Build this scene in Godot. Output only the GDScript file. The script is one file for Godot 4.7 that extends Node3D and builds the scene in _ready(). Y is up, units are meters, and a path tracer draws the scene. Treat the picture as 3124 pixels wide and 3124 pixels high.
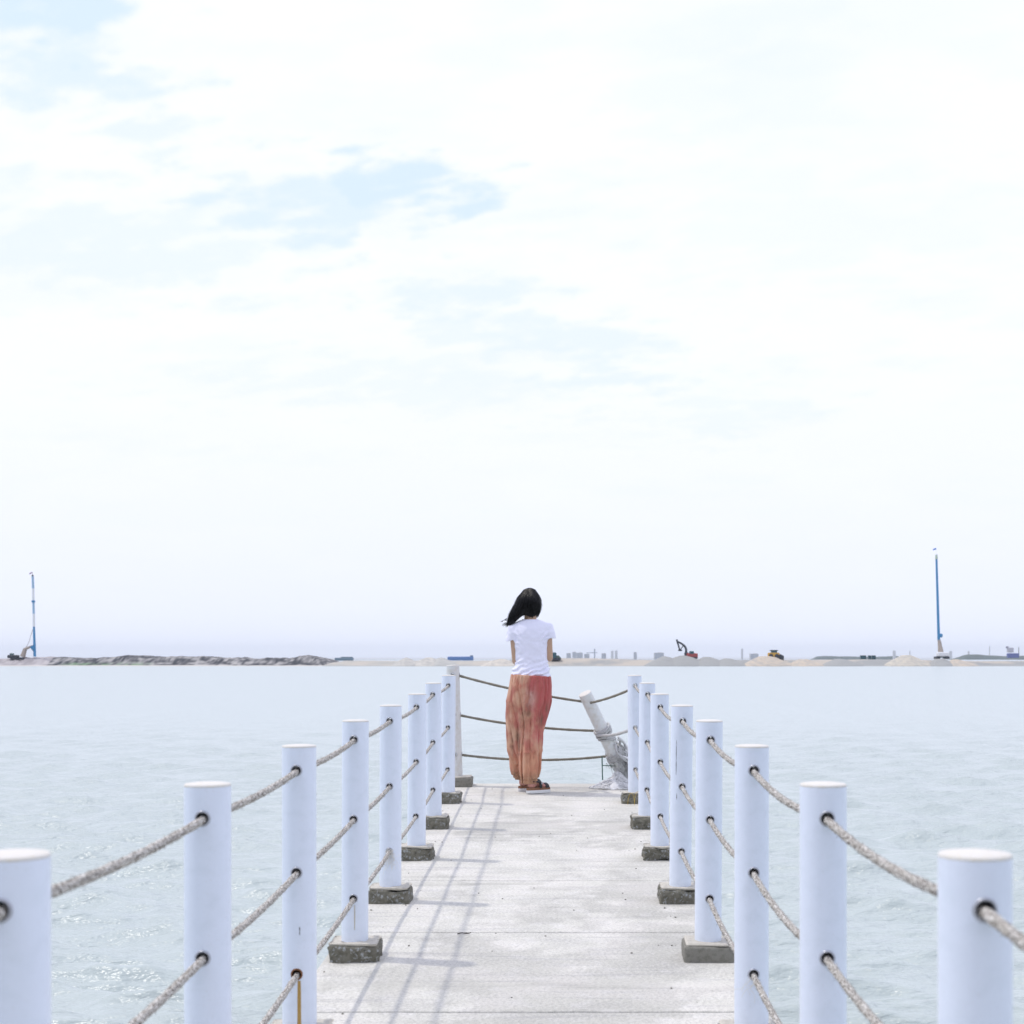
extends Node3D
# A woman at the end of a narrow concrete pier, rope railings on both sides, a sand island with machines across the water.

const FOCAL := 2817.0      # focal length in units of 1/1932 of the picture height
const EYE := Vector3(0.0865, 3.0, 0.0)
const SPACING := 1.32

var taken := {}
var rng := RandomNumberGenerator.new()

# ------------------------------------------------------------------ mesh building
class MB:
	var v := PackedVector3Array()
	var i := PackedInt32Array()
	var c := PackedColorArray()
	var u := PackedVector2Array()
	var col := Color.WHITE
	var colored := false

	func put(p: Vector3) -> int:
		v.append(p)
		if colored:
			c.append(col)
		return v.size() - 1

	func tri(a: int, b: int, d: int) -> void:
		i.append(a); i.append(b); i.append(d)

	func quad(a: int, b: int, d: int, e: int) -> void:
		tri(a, b, d); tri(a, d, e)

	# turn the triangles added since index number `from` so that they face away from their middle
	func outward(from: int) -> void:
		if from >= i.size():
			return
		var mid := Vector3.ZERO
		for k in range(from, i.size()):
			mid += v[i[k]]
		mid /= float(i.size() - from)
		var vol := 0.0
		for k in range(from, i.size(), 3):
			vol += (v[i[k]] - mid).dot((v[i[k + 1]] - mid).cross(v[i[k + 2]] - mid))
		if vol > 0.0:
			for k in range(from, i.size(), 3):
				var t := i[k + 1]
				i[k + 1] = i[k + 2]
				i[k + 2] = t

	func loft(rings: Array, cap0 := true, cap1 := true) -> void:
		var from := i.size()
		var n: int = rings[0].size()
		var first := v.size()
		for r in rings:
			for p in r:
				put(p)
		for a in rings.size() - 1:
			for b in n:
				var b2 := (b + 1) % n
				quad(first + a * n + b, first + a * n + b2, first + (a + 1) * n + b2, first + (a + 1) * n + b)
		for cap in [[cap0, 0], [cap1, rings.size() - 1]]:
			if cap[0]:
				var m := Vector3.ZERO
				var base := v.size()
				for p in rings[cap[1]]:
					m += p
					put(p)
				var o := put(m / n)
				for b in n:
					if cap[1] == 0:
						tri(o, base + (b + 1) % n, base + b)
					else:
						tri(o, base + b, base + (b + 1) % n)
		outward(from)

	func tube(path: PackedVector3Array, r0: float, r1: float, sides := 8, caps := true) -> void:
		var rings := []
		var n := path.size()
		var side := Vector3.ZERO
		for k in n:
			var t := (path[mini(k + 1, n - 1)] - path[maxi(k - 1, 0)]).normalized()
			if side == Vector3.ZERO:
				side = t.cross(Vector3.UP if absf(t.y) < 0.9 else Vector3.RIGHT).normalized()
			side = (side - t * side.dot(t)).normalized()
			var up := t.cross(side)
			var r := lerpf(r0, r1, float(k) / maxf(1.0, n - 1))
			var ring := PackedVector3Array()
			for s in sides:
				var a := TAU * s / sides
				ring.append(path[k] + (side * cos(a) + up * sin(a)) * r)
			rings.append(ring)
		loft(rings, caps, caps)

	# twisted rope: three strands round each other
	func rope(path: PackedVector3Array, r: float, pitch: float, depth: float, sides := 12, step := 0.01) -> void:
		var rings := []
		var n := path.size()
		var side := Vector3.ZERO
		var run := 0.0
		for k in n - 1:
			var d := path[k + 1] - path[k]
			var m := maxi(1, int(ceil(d.length() / step)))
			for s in (m + 1 if k == n - 2 else m):
				var f := float(s) / m
				var t0 := (path[k + 1] - path[maxi(k - 1, 0)]).normalized()
				var t1 := (path[mini(k + 2, n - 1)] - path[k]).normalized()
				var t := t0.lerp(t1, f).normalized()
				var p := path[k] + d * f
				if side == Vector3.ZERO:
					side = t.cross(Vector3.UP if absf(t.y) < 0.9 else Vector3.RIGHT).normalized()
				side = (side - t * side.dot(t)).normalized()
				var up := t.cross(side)
				var turn := TAU * (run + d.length() * f) / pitch
				var ring := PackedVector3Array()
				for q in sides:
					var a := TAU * q / sides
					var rr := r * (1.0 - depth + depth * absf(cos(1.5 * (a - turn)))) * (1.0 + 0.05 * sin((run + d.length() * f) * 41.0) + 0.05 * sin((run + d.length() * f) * 97.0 + a * 2.0))
					ring.append(p + (side * cos(a) + up * sin(a)) * rr)
				rings.append(ring)
			run += d.length()
		loft(rings)

	func lathe(profile: Array, sides: int, at: Vector3, axis := Basis.IDENTITY) -> void:
		var rings := []
		for p in profile:
			var ring := PackedVector3Array()
			for s in sides:
				var a := TAU * s / sides
				ring.append(at + axis * Vector3(p.x * cos(a), p.y, p.x * sin(a)))
			rings.append(ring)
		loft(rings)

	# flat-faced box with chamfered edges
	func box(at: Vector3, size: Vector3, ch := 0.0, turn := Basis.IDENTITY, tp := Vector2.ONE) -> void:
		var from := i.size()
		var h := size * 0.5
		ch = minf(ch, minf(h.x, minf(h.y, h.z)) * 0.9)
		var P := func(sx: int, sy: int, sz: int, ax: int) -> Vector3:
			var q := Vector3(sx * (h.x - (0.0 if ax == 0 else ch)), sy * (h.y - (0.0 if ax == 1 else ch)), sz * (h.z - (0.0 if ax == 2 else ch)))
			if sy > 0:
				q.x *= tp.x
				q.z *= tp.y
			return at + turn * q
		var faces := []
		for s in [-1, 1]:
			faces.append([P.call(s, -1, -1, 0), P.call(s, 1, -1, 0), P.call(s, 1, 1, 0), P.call(s, -1, 1, 0)])
			faces.append([P.call(-1, s, -1, 1), P.call(1, s, -1, 1), P.call(1, s, 1, 1), P.call(-1, s, 1, 1)])
			faces.append([P.call(-1, -1, s, 2), P.call(1, -1, s, 2), P.call(1, 1, s, 2), P.call(-1, 1, s, 2)])
		if ch > 0.0:
			for a in [-1, 1]:
				for b in [-1, 1]:
					faces.append([P.call(a, b, -1, 0), P.call(a, b, 1, 0), P.call(a, b, 1, 1), P.call(a, b, -1, 1)])
					faces.append([P.call(a, -1, b, 0), P.call(a, 1, b, 0), P.call(a, 1, b, 2), P.call(a, -1, b, 2)])
					faces.append([P.call(-1, a, b, 1), P.call(1, a, b, 1), P.call(1, a, b, 2), P.call(-1, a, b, 2)])
					for d in [-1, 1]:
						faces.append([P.call(a, b, d, 0), P.call(a, b, d, 1), P.call(a, b, d, 2)])
		for f in faces:
			var m := Vector3.ZERO
			for p in f:
				m += p
			m = m / f.size() - at
			var nn: Vector3 = (f[1] - f[0]).cross(f[2] - f[0])
			if nn.dot(m) > 0.0:
				f.reverse()
			var b0 := v.size()
			for p in f:
				put(p)
			tri(b0, b0 + 1, b0 + 2)
			if f.size() == 4:
				tri(b0, b0 + 2, b0 + 3)

	func mesh() -> ArrayMesh:
		var n := PackedVector3Array()
		n.resize(v.size())
		for k in range(0, i.size(), 3):
			var a := i[k]
			var b := i[k + 1]
			var d := i[k + 2]
			var w := (v[d] - v[a]).cross(v[b] - v[a])
			n[a] += w
			n[b] += w
			n[d] += w
		for k in n.size():
			n[k] = n[k].normalized() if n[k].length_squared() > 0.0 else Vector3.UP
		var arr := []
		arr.resize(Mesh.ARRAY_MAX)
		arr[Mesh.ARRAY_VERTEX] = v
		arr[Mesh.ARRAY_NORMAL] = n
		arr[Mesh.ARRAY_INDEX] = i
		if c.size() == v.size():
			arr[Mesh.ARRAY_COLOR] = c
		if u.size() == v.size():
			arr[Mesh.ARRAY_TEX_UV] = u
		var m := ArrayMesh.new()
		m.add_surface_from_arrays(Mesh.PRIMITIVE_TRIANGLES, arr)
		return m


# surface nets: one vertex in each cell that the surface crosses, one quad round each crossed edge
func nets(mb: MB, lo: Vector3, hi: Vector3, cell: float, f: Callable, paint: Callable) -> void:
	var n := Vector3i(((hi - lo) / (cell * 4.0)).ceil()) * 4
	var sx := n.x + 1
	var sxy := sx * (n.y + 1)
	var val := PackedFloat32Array()
	val.resize(sxy * (n.z + 1))
	val.fill(9.0)
	var done := PackedByteArray()
	done.resize(val.size())
	var cells := PackedInt32Array()
	var reach := cell * 4.0 * 0.87 * 1.25 + cell * 3.0
	for bz in range(0, n.z, 4):
		for by in range(0, n.y, 4):
			for bx in range(0, n.x, 4):
				var d: float = f.call(lo + Vector3(bx + 2, by + 2, bz + 2) * cell)
				if absf(d) > reach:
					if d < 0.0:
						for z in range(bz, bz + 5):
							for y in range(by, by + 5):
								for x in range(bx, bx + 5):
									var w := x + y * sx + z * sxy
									if done[w] == 0:
										val[w] = -9.0
					continue
				for z in range(bz, bz + 5):
					for y in range(by, by + 5):
						for x in range(bx, bx + 5):
							var w := x + y * sx + z * sxy
							if done[w] == 0:
								done[w] = 1
								val[w] = f.call(lo + Vector3(x, y, z) * cell)
							if x < bx + 4 and y < by + 4 and z < bz + 4:
								cells.append(w)
	var at := {}
	var corner := [0, 1, sx, sx + 1, sxy, sxy + 1, sxy + sx, sxy + sx + 1]
	var edges := [[0, 1], [2, 3], [4, 5], [6, 7], [0, 2], [1, 3], [4, 6], [5, 7], [0, 4], [1, 5], [2, 6], [3, 7]]
	var cv := PackedFloat32Array()
	cv.resize(8)
	for w in cells:
		var inside := 0
		for k in 8:
			cv[k] = val[w + corner[k]]
			if cv[k] < 0.0:
				inside += 1
		if inside == 0 or inside == 8:
			continue
		var p := Vector3.ZERO
		var m := 0
		for e in edges:
			var a := cv[e[0]]
			var b := cv[e[1]]
			if (a < 0.0) != (b < 0.0):
				var t := a / (a - b)
				var p0 := Vector3(e[0] & 1, (e[0] >> 1) & 1, e[0] >> 2)
				var p1 := Vector3(e[1] & 1, (e[1] >> 1) & 1, e[1] >> 2)
				p += p0.lerp(p1, t)
				m += 1
		var z := w / sxy
		var y := (w - z * sxy) / sx
		var x := w - z * sxy - y * sx
		p = lo + (Vector3(x, y, z) + p / m) * cell
		if mb.colored:
			mb.col = paint.call(p)
		at[w] = mb.put(p)
	var from := mb.i.size()
	for w in at:
		for ax in 3:
			var step: int = [1, sx, sxy][ax]
			var o1: int = [sx, sxy, 1][ax]
			var o2: int = [sxy, 1, sx][ax]
			var a := val[w]
			var b := val[w + step]
			if (a < 0.0) == (b < 0.0):
				continue
			if not (at.has(w - o1) and at.has(w - o2) and at.has(w - o1 - o2)):
				continue
			if a < 0.0:
				mb.quad(at[w], at[w - o2], at[w - o1 - o2], at[w - o1])
			else:
				mb.quad(at[w], at[w - o1], at[w - o1 - o2], at[w - o2])
	mb.outward(from)


# ------------------------------------------------------------------ scene helpers
func numbered(called: String) -> String:
	var n: int = taken.get(called, 0)
	taken[called] = n + 1
	return called if n == 0 else "%s_%03d" % [called, n]


func part(called: String, mesh: Mesh, m: Material, parent: Node3D) -> MeshInstance3D:
	var o := MeshInstance3D.new()
	o.name = called
	o.mesh = mesh
	o.material_override = m
	parent.add_child(o, true)
	return o


func thing(called: String, label: String, category: String, group := "", at := Vector3.ZERO) -> Node3D:
	var o := Node3D.new()
	o.name = numbered(called)
	add_child(o)
	o.position = at
	o.set_meta("label", label)
	o.set_meta("category", category)
	if group:
		o.set_meta("group", group)
	return o


func structure(called: String, mesh: Mesh, m: Material, label := "") -> MeshInstance3D:
	var o := part(numbered(called), mesh, m, self)
	o.set_meta("kind", "structure")
	if label:
		o.set_meta("label", label)
	return o


func lin(r: float, g: float, b: float) -> Color:
	return Color(r, g, b).linear_to_srgb()


func mat(c: Color, rough := 0.8, metal := 0.0) -> StandardMaterial3D:
	var m := StandardMaterial3D.new()
	m.albedo_color = c
	m.roughness = rough
	m.metallic = metal
	return m


func vmat(rough := 0.85) -> StandardMaterial3D:
	var m := mat(Color.WHITE, rough)
	m.vertex_color_use_as_albedo = true
	return m


func noise(sd: int, freq: float, oct := 4) -> FastNoiseLite:
	var n := FastNoiseLite.new()
	n.seed = sd
	n.frequency = freq
	n.noise_type = FastNoiseLite.TYPE_SIMPLEX_SMOOTH
	n.fractal_type = FastNoiseLite.FRACTAL_FBM if oct > 1 else FastNoiseLite.FRACTAL_NONE
	n.fractal_octaves = oct
	return n


func grey(n: FastNoiseLite, size: int) -> PackedByteArray:
	var im := n.get_seamless_image(size, size, false, false, 0.15, true)
	im.convert(Image.FORMAT_L8)
	return im.get_data()


# a colour texture from layers of noise: each layer [bytes, low, high, linear colour, strength] pulls the colour towards its own where the noise is high
func layered(size: int, base: Color, layers: Array) -> ImageTexture:
	var out := PackedByteArray()
	out.resize(size * size * 3)
	for k in size * size:
		var r := base.r
		var g := base.g
		var b := base.b
		for l in layers:
			var t: float = clampf((l[0][k] / 255.0 - l[1]) / (l[2] - l[1]), 0.0, 1.0) * l[4]
			var q: Color = l[3]
			r += (q.r - r) * t
			g += (q.g - g) * t
			b += (q.b - b) * t
		var s := Color(r, g, b).linear_to_srgb()
		out[k * 3] = clampi(int(s.r * 255.0 + 0.5), 0, 255)
		out[k * 3 + 1] = clampi(int(s.g * 255.0 + 0.5), 0, 255)
		out[k * 3 + 2] = clampi(int(s.b * 255.0 + 0.5), 0, 255)
	return ImageTexture.create_from_image(Image.create_from_data(size, size, false, Image.FORMAT_RGB8, out))


func height_tex(b: PackedByteArray, size: int) -> ImageTexture:
	return ImageTexture.create_from_image(Image.create_from_data(size, size, false, Image.FORMAT_L8, b))


func tri_tex(m: StandardMaterial3D, tile: float, world := true) -> StandardMaterial3D:
	m.uv1_triplanar = true
	m.uv1_world_triplanar = world
	m.uv1_scale = Vector3.ONE / tile
	m.uv1_triplanar_sharpness = 4.0
	return m


# a point `deep` metres away in the direction that a spot of the photograph (3124 pixels a side) shows
func seen(sx: float, sy: float, deep: float) -> Vector3:
	return EYE + Vector3((sx / 1.617 - 1043.0) / FOCAL * deep, -(sy / 1.617 - 1243.0) / FOCAL * deep, -deep)


func table(t: Array, x: float) -> float:
	if x <= t[0][0]:
		return t[0][1]
	for k in range(1, t.size()):
		if x <= t[k][0]:
			return lerpf(t[k - 1][1], t[k][1], (x - t[k - 1][0]) / (t[k][0] - t[k - 1][0]))
	return t[-1][1]


const DECK := [[-2.0, 1.745], [2.2, 1.75], [3.5, 1.752], [4.73, 1.764], [6.04, 1.79], [7.37, 1.807], [8.78, 1.826], [10.05, 1.866], [11.4, 1.903], [12.7, 1.945]]


func deck(z: float) -> float:
	return table(DECK, z)


func hang(a: Vector3, b: Vector3, sag: float, n := 16) -> PackedVector3Array:
	var p := PackedVector3Array()
	for k in n + 1:
		var t := float(k) / n
		p.append(a.lerp(b, t) + Vector3(0, -sag * 4.0 * t * (1.0 - t), 0))
	return p


func smooth_path(pts: Array, per := 6) -> PackedVector3Array:
	var p := PackedVector3Array()
	var n := pts.size()
	for k in n - 1:
		var a: Vector3 = pts[maxi(k - 1, 0)]
		var b: Vector3 = pts[k]
		var c: Vector3 = pts[k + 1]
		var d: Vector3 = pts[mini(k + 2, n - 1)]
		for s in per:
			p.append(b.cubic_interpolate(c, a, d, float(s) / per))
	p.append(pts[n - 1])
	return p


func smin(a: float, b: float, k: float) -> float:
	var h := maxf(k - absf(a - b), 0.0) / k
	return minf(a, b) - h * h * k * 0.25


func capsule(p: Vector3, a: Vector3, b: Vector3, ra: float, rb: float) -> float:
	var ba := b - a
	var h := clampf((p - a).dot(ba) / ba.length_squared(), 0.0, 1.0)
	return (p - a - ba * h).length() - lerpf(ra, rb, h)


# ------------------------------------------------------------------ scene
var M := {}


func _ready() -> void:
	rng.seed = 20240611
	make_camera_and_light()
	make_materials()
	make_water()
	make_pier()
	make_shore()
	make_islands()
	make_horizon()
	make_posts()
	make_ropes()
	make_corner()
	make_litter()
	make_machines()
	make_person()


func make_camera_and_light() -> void:
	var cam := Camera3D.new()
	cam.name = "camera"
	var near := 0.1
	var at := CameraAttributesPhysical.new()
	at.frustum_near = near
	at.frustum_far = 40000.0
	at.frustum_focal_length = 35.0
	at.exposure_aperture = 4.2
	at.frustum_focus_distance = 11.0
	cam.attributes = at
	cam.near = near
	cam.far = 40000.0
	cam.projection = Camera3D.PROJECTION_FRUSTUM
	cam.size = 1932.0 / FOCAL * near
	cam.frustum_offset = Vector2(-77.0, 277.0) / FOCAL * near
	cam.position = EYE
	add_child(cam)
	cam.current = true

	var env := Environment.new()
	env.tonemap_mode = Environment.TONE_MAPPER_LINEAR
	env.tonemap_exposure = 1.03
	env.background_mode = Environment.BG_SKY
	env.sky = Sky.new()
	var pano := PanoramaSkyMaterial.new()
	pano.panorama = sky_texture()
	env.sky.sky_material = pano
	env.background_energy_multiplier = 1.0
	env.sdfgi_enabled = true
	env.ssao_enabled = true
	env.ssil_enabled = true
	env.fog_enabled = true
	env.fog_density = 0.000065
	env.fog_light_color = Color(0.86, 0.92, 1.0)
	var we := WorldEnvironment.new()
	we.name = "environment"
	we.environment = env
	add_child(we)

	var sun := DirectionalLight3D.new()
	sun.name = "sun"
	sun.light_energy = 0.5
	sun.light_color = Color(1.0, 0.97, 0.92)
	sun.light_angular_distance = 1.7
	sun.shadow_enabled = true
	add_child(sun)
	sun.look_at_from_position(Vector3.ZERO, -Vector3(-0.427, 0.93, -0.12))


# bright thin cloud with a few pale blue openings, the same kind of sky all round
func sky_texture() -> ImageTexture:
	var w := 4096
	var h := 2048
	var data := PackedFloat32Array()
	data.resize(w * h * 3)
	data.fill(0.6)
	var n1 := noise(11, 1.3, 6)
	var n2 := noise(12, 3.1, 5)
	var n3 := noise(13, 2.4, 6)
	var n4 := noise(14, 6.5, 6)
	n4.fractal_gain = 0.58
	# openings in view: [azimuth, elevation, half width, half height, depth], degrees
	var holes := [[-20.0, 22.6, 2.6, 1.5, 1.0], [-18.0, 20.6, 2.4, 1.2, 0.75], [-15.5, 19.0, 2.2, 0.5, 0.5], [-5.6, 17.4, 2.0, 0.8, 1.0], [-9.5, 16.7, 3.4, 0.9, 0.8], [-16.5, 15.0, 5.0, 1.2, 0.45], [-3.4, 13.7, 2.0, 0.6, 0.55],
		[0.5, 12.0, 2.6, 0.7, 0.5], [-4.0, 12.2, 1.6, 0.35, 0.4], [2.0, 10.6, 2.4, 0.5, 0.5], [-6.0, 10.4, 6.0, 0.7, 0.3], [6.5, 9.2, 2.5, 0.6, 0.3], [7.5, 21.5, 3.5, 2.0, 0.25], [10.5, 16.0, 4.5, 1.5, 0.2]]
	for y in h / 2:
		var el := (0.5 - (y + 0.5) / h) * PI
		var eld := rad_to_deg(el)
		var ce := cos(el)
		var se := sin(el)
		# the same clouds everywhere; drawn finer only where the lens looks
		for x in w:
			var az := wrapf((x + 0.5) / w * TAU, -PI, PI)
			var azd := rad_to_deg(az)
			var near := absf(azd) < 28.0 and eld < 32.0
			if not near and (x % 4 != 0 or y % 4 != 0):
				var from := ((y - y % 4) * w + x - x % 4) * 3
				var to := (y * w + x) * 3
				data[to] = data[from]
				data[to + 1] = data[from + 1]
				data[to + 2] = data[from + 2]
				continue
			var dx := sin(az) * ce
			var dz := -cos(az) * ce
			# clouds lie on a high sheet, so they flatten towards the horizon
			var k := 1.0 / (se + 0.16)
			var a := n1.get_noise_3d(dx * k, 3.0, dz * k)
			var b := n2.get_noise_3d(dx * k, 7.0, dz * k)
			var ux := dx * k * 0.9 + dz * k * 0.35
			var uz := (dz * k * 0.9 - dx * k * 0.35) * 1.7
			var fray := n4.get_noise_3d(ux, 27.0, uz)
			var open := clampf((a + 0.5 * b + 0.4 * fray - 0.30) / 0.4, 0.0, 1.0) * 0.5 * smoothstep(4.0, 14.0, eld)
			if near:
				open *= 0.35
				var wx := azd + 2.4 * n4.get_noise_3d(ux, 47.0, uz)
				var wy := eld + 1.0 * n4.get_noise_3d(ux, 57.0, uz)
				for o in holes:
					var q := sqrt(pow((wx - o[0]) / o[2], 2.0) + pow((wy - o[1]) / o[3], 2.0))
					if q < 3.0:
						open = maxf(open, o[4] * smoothstep(2.0, 0.3, q + 2.1 * fray))
			var t := smoothstep(-2.0, 14.0, eld)
			var c := Color(0.885, 0.93, 1.06).lerp(Color(0.975, 1.0, 1.22), t)
			c = c.lerp(Color(1.02, 1.035, 1.22), clampf(0.35 * (b + 0.2) + 0.25 * a, 0.0, 0.5) * t)
			# thin veils: faint streaks in the white
			c = c.lerp(Color(0.90, 0.955, 1.06), clampf(1.1 * n3.get_noise_3d(dx * k * 0.7, 37.0, dz * k * 1.6) + 0.7 * fray - 0.05, 0.0, 0.6) * smoothstep(2.0, 9.0, eld))
			c = c.lerp(Color(0.715, 0.86, 0.97), open * 0.95)
			var p := (y * w + x) * 3
			data[p] = c.r
			data[p + 1] = c.g
			data[p + 2] = c.b
	return ImageTexture.create_from_image(Image.create_from_data(w, h, false, Image.FORMAT_RGBF, data.to_byte_array()))


func make_materials() -> void:
	var s := 1024
	var coarse := grey(noise(1, 0.004, 5), s)
	var mid := grey(noise(2, 0.014, 4), s)
	var fine := grey(noise(3, 0.11, 3), s)
	var grit := grey(noise(4, 0.3, 2), s)
	# streaks left by the screed, drawn out along x
	var st := noise(5, 0.02, 4)
	var streak := PackedByteArray()
	streak.resize(s * s)
	for y in s:
		for x in s:
			var fx := TAU * x / s
			streak[y * s + x] = clampi(int(127.5 + 150.0 * st.get_noise_3d(cos(fx) * 22.0, sin(fx) * 22.0, y * 2.4)), 0, 255)
	var m := mat(Color.WHITE, 0.9)
	m.albedo_texture = layered(s, Color(0.60, 0.595, 0.535), [[coarse, 0.45, 0.8, Color(0.51, 0.505, 0.465), 0.7], [coarse, 0.5, 0.2, Color(0.70, 0.68, 0.635), 0.7], [mid, 0.55, 0.85, Color(0.70, 0.69, 0.66), 0.6],
		[streak, 0.6, 0.9, Color(0.34, 0.34, 0.35), 0.6], [fine, 0.52, 0.8, Color(0.38, 0.38, 0.37), 0.5], [fine, 0.46, 0.2, Color(0.76, 0.75, 0.72), 0.45], [grit, 0.62, 0.85, Color(0.25, 0.25, 0.26), 0.55], [grit, 0.38, 0.15, Color(0.80, 0.80, 0.78), 0.4]])
	m.heightmap_enabled = true
	m.heightmap_texture = height_tex(fine, s)
	m.heightmap_scale = 0.25
	m.vertex_color_use_as_albedo = true
	M.deck = tri_tex(m, 2.3)

	var s2 := 512
	var cell := FastNoiseLite.new()
	cell.noise_type = FastNoiseLite.TYPE_CELLULAR
	cell.seed = 8
	cell.frequency = 0.045
	cell.cellular_return_type = FastNoiseLite.RETURN_CELL_VALUE
	var peb := grey(cell, s2)
	cell.cellular_return_type = FastNoiseLite.RETURN_DISTANCE2_DIV
	var gap := grey(cell, s2)
	var n2 := grey(noise(9, 0.02, 4), s2)
	var n3 := grey(noise(10, 0.15, 3), s2)
	m = mat(Color.WHITE, 0.92)
	m.albedo_texture = layered(s2, Color(0.26, 0.25, 0.205), [[n2, 0.4, 0.8, Color(0.15, 0.145, 0.11), 0.9], [n3, 0.5, 0.9, Color(0.27, 0.26, 0.22), 0.7], [peb, 0.70, 0.78, Color(0.55, 0.58, 0.60), 0.9], [peb, 0.12, 0.06, Color(0.05, 0.06, 0.06), 0.9]])
	m.heightmap_enabled = true
	m.heightmap_texture = height_tex(n3, s2)
	m.heightmap_scale = 0.8
	M.aggregate = tri_tex(m, 0.30)
	m = mat(Color.WHITE, 0.92)
	m.albedo_texture = layered(s2, Color(0.25, 0.245, 0.215), [[n2, 0.45, 0.8, Color(0.17, 0.165, 0.14), 0.8], [n3, 0.5, 0.9, Color(0.36, 0.35, 0.32), 0.6]])
	m.heightmap_enabled = true
	m.heightmap_texture = height_tex(n3, s2)
	m.heightmap_scale = 0.3
	M.block = tri_tex(m, 0.32)
	m = mat(Color.WHITE, 0.9)
	m.albedo_texture = layered(s2, Color(0.66, 0.63, 0.56), [[n2, 0.45, 0.8, Color(0.50, 0.48, 0.43), 0.7], [n3, 0.55, 0.9, Color(0.36, 0.34, 0.30), 0.55]])
	m.heightmap_enabled = true
	m.heightmap_texture = height_tex(n3, s2)
	m.heightmap_scale = 0.4
	M.mortar = tri_tex(m, 0.32)
	m = mat(Color.WHITE, 0.75)
	m.albedo_texture = layered(s2, Color(0.70, 0.69, 0.66), [[n2, 0.5, 0.8, Color(0.66, 0.61, 0.50), 0.6], [n3, 0.62, 0.9, Color(0.45, 0.42, 0.36), 0.5]])
	M.cap = tri_tex(m, 0.2)

	m = mat(Color.WHITE, 0.33)
	m.albedo_texture = layered(s2, Color(0.76, 0.83, 0.955), [[n2, 0.5, 0.9, Color(0.715, 0.79, 0.905), 0.8], [n3, 0.74, 0.95, Color(0.60, 0.62, 0.64), 0.4]])
	M.post = tri_tex(m, 0.6)
	m = mat(Color.WHITE, 0.5)
	m.albedo_texture = layered(s2, Color(0.74, 0.76, 0.77), [[n2, 0.4, 0.8, Color(0.66, 0.655, 0.62), 0.9], [n3, 0.64, 0.9, Color(0.42, 0.40, 0.36), 0.5]])
	M.old_post = tri_tex(m, 0.5)

	M.steel = mat(lin(0.42, 0.44, 0.49), 0.3, 0.35)
	M.rusty_steel = mat(lin(0.20, 0.09, 0.04), 0.7, 0.3)
	M.rust = mat(Color.WHITE, 0.85)
	M.rust.albedo_texture = layered(256, Color(0.40, 0.24, 0.06), [[grey(noise(21, 0.05, 3), 256), 0.4, 0.8, Color(0.56, 0.42, 0.20), 0.8]])
	tri_tex(M.rust, 0.06)
	M.scuff = mat(lin(0.16, 0.16, 0.19), 0.8)

	m = mat(Color.WHITE, 0.95)
	m.albedo_texture = layered(s2, Color(0.39, 0.355, 0.30), [[n2, 0.45, 0.62, Color(0.25, 0.22, 0.18), 0.8], [n3, 0.51, 0.60, Color(0.76, 0.75, 0.72), 0.95], [n3, 0.47, 0.36, Color(0.10, 0.09, 0.08), 0.95]])
	m.heightmap_enabled = true
	m.heightmap_texture = height_tex(n3, s2)
	m.heightmap_scale = 0.35
	M.rope = tri_tex(m, 0.60)
	m = mat(Color.WHITE, 0.95)
	m.albedo_texture = layered(s2, Color(0.22, 0.205, 0.165), [[n2, 0.4, 0.8, Color(0.15, 0.145, 0.12), 0.8], [n3, 0.5, 0.85, Color(0.36, 0.34, 0.29), 0.7]])
	M.dark_rope = tri_tex(m, 0.14)
	m = mat(Color.WHITE, 0.95)
	m.albedo_texture = layered(s2, Color(0.50, 0.505, 0.51), [[n2, 0.45, 0.8, Color(0.32, 0.32, 0.31), 0.8], [n3, 0.5, 0.85, Color(0.60, 0.61, 0.61), 0.7]])
	M.grey_rope = tri_tex(m, 0.14)
	m = mat(Color.WHITE, 0.95)
	m.albedo_texture = layered(s2, Color(0.76, 0.77, 0.79), [[n2, 0.45, 0.8, Color(0.62, 0.63, 0.64), 0.7], [n3, 0.55, 0.85, Color(0.82, 0.82, 0.81), 0.7]])
	M.net = tri_tex(m, 0.14)
	M.cord = mat(lin(0.08, 0.16, 0.14), 0.9)
	M.yellow = mat(lin(0.62, 0.42, 0.06), 0.6)
	M.thread = mat(lin(0.78, 0.78, 0.76), 0.7)


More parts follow.
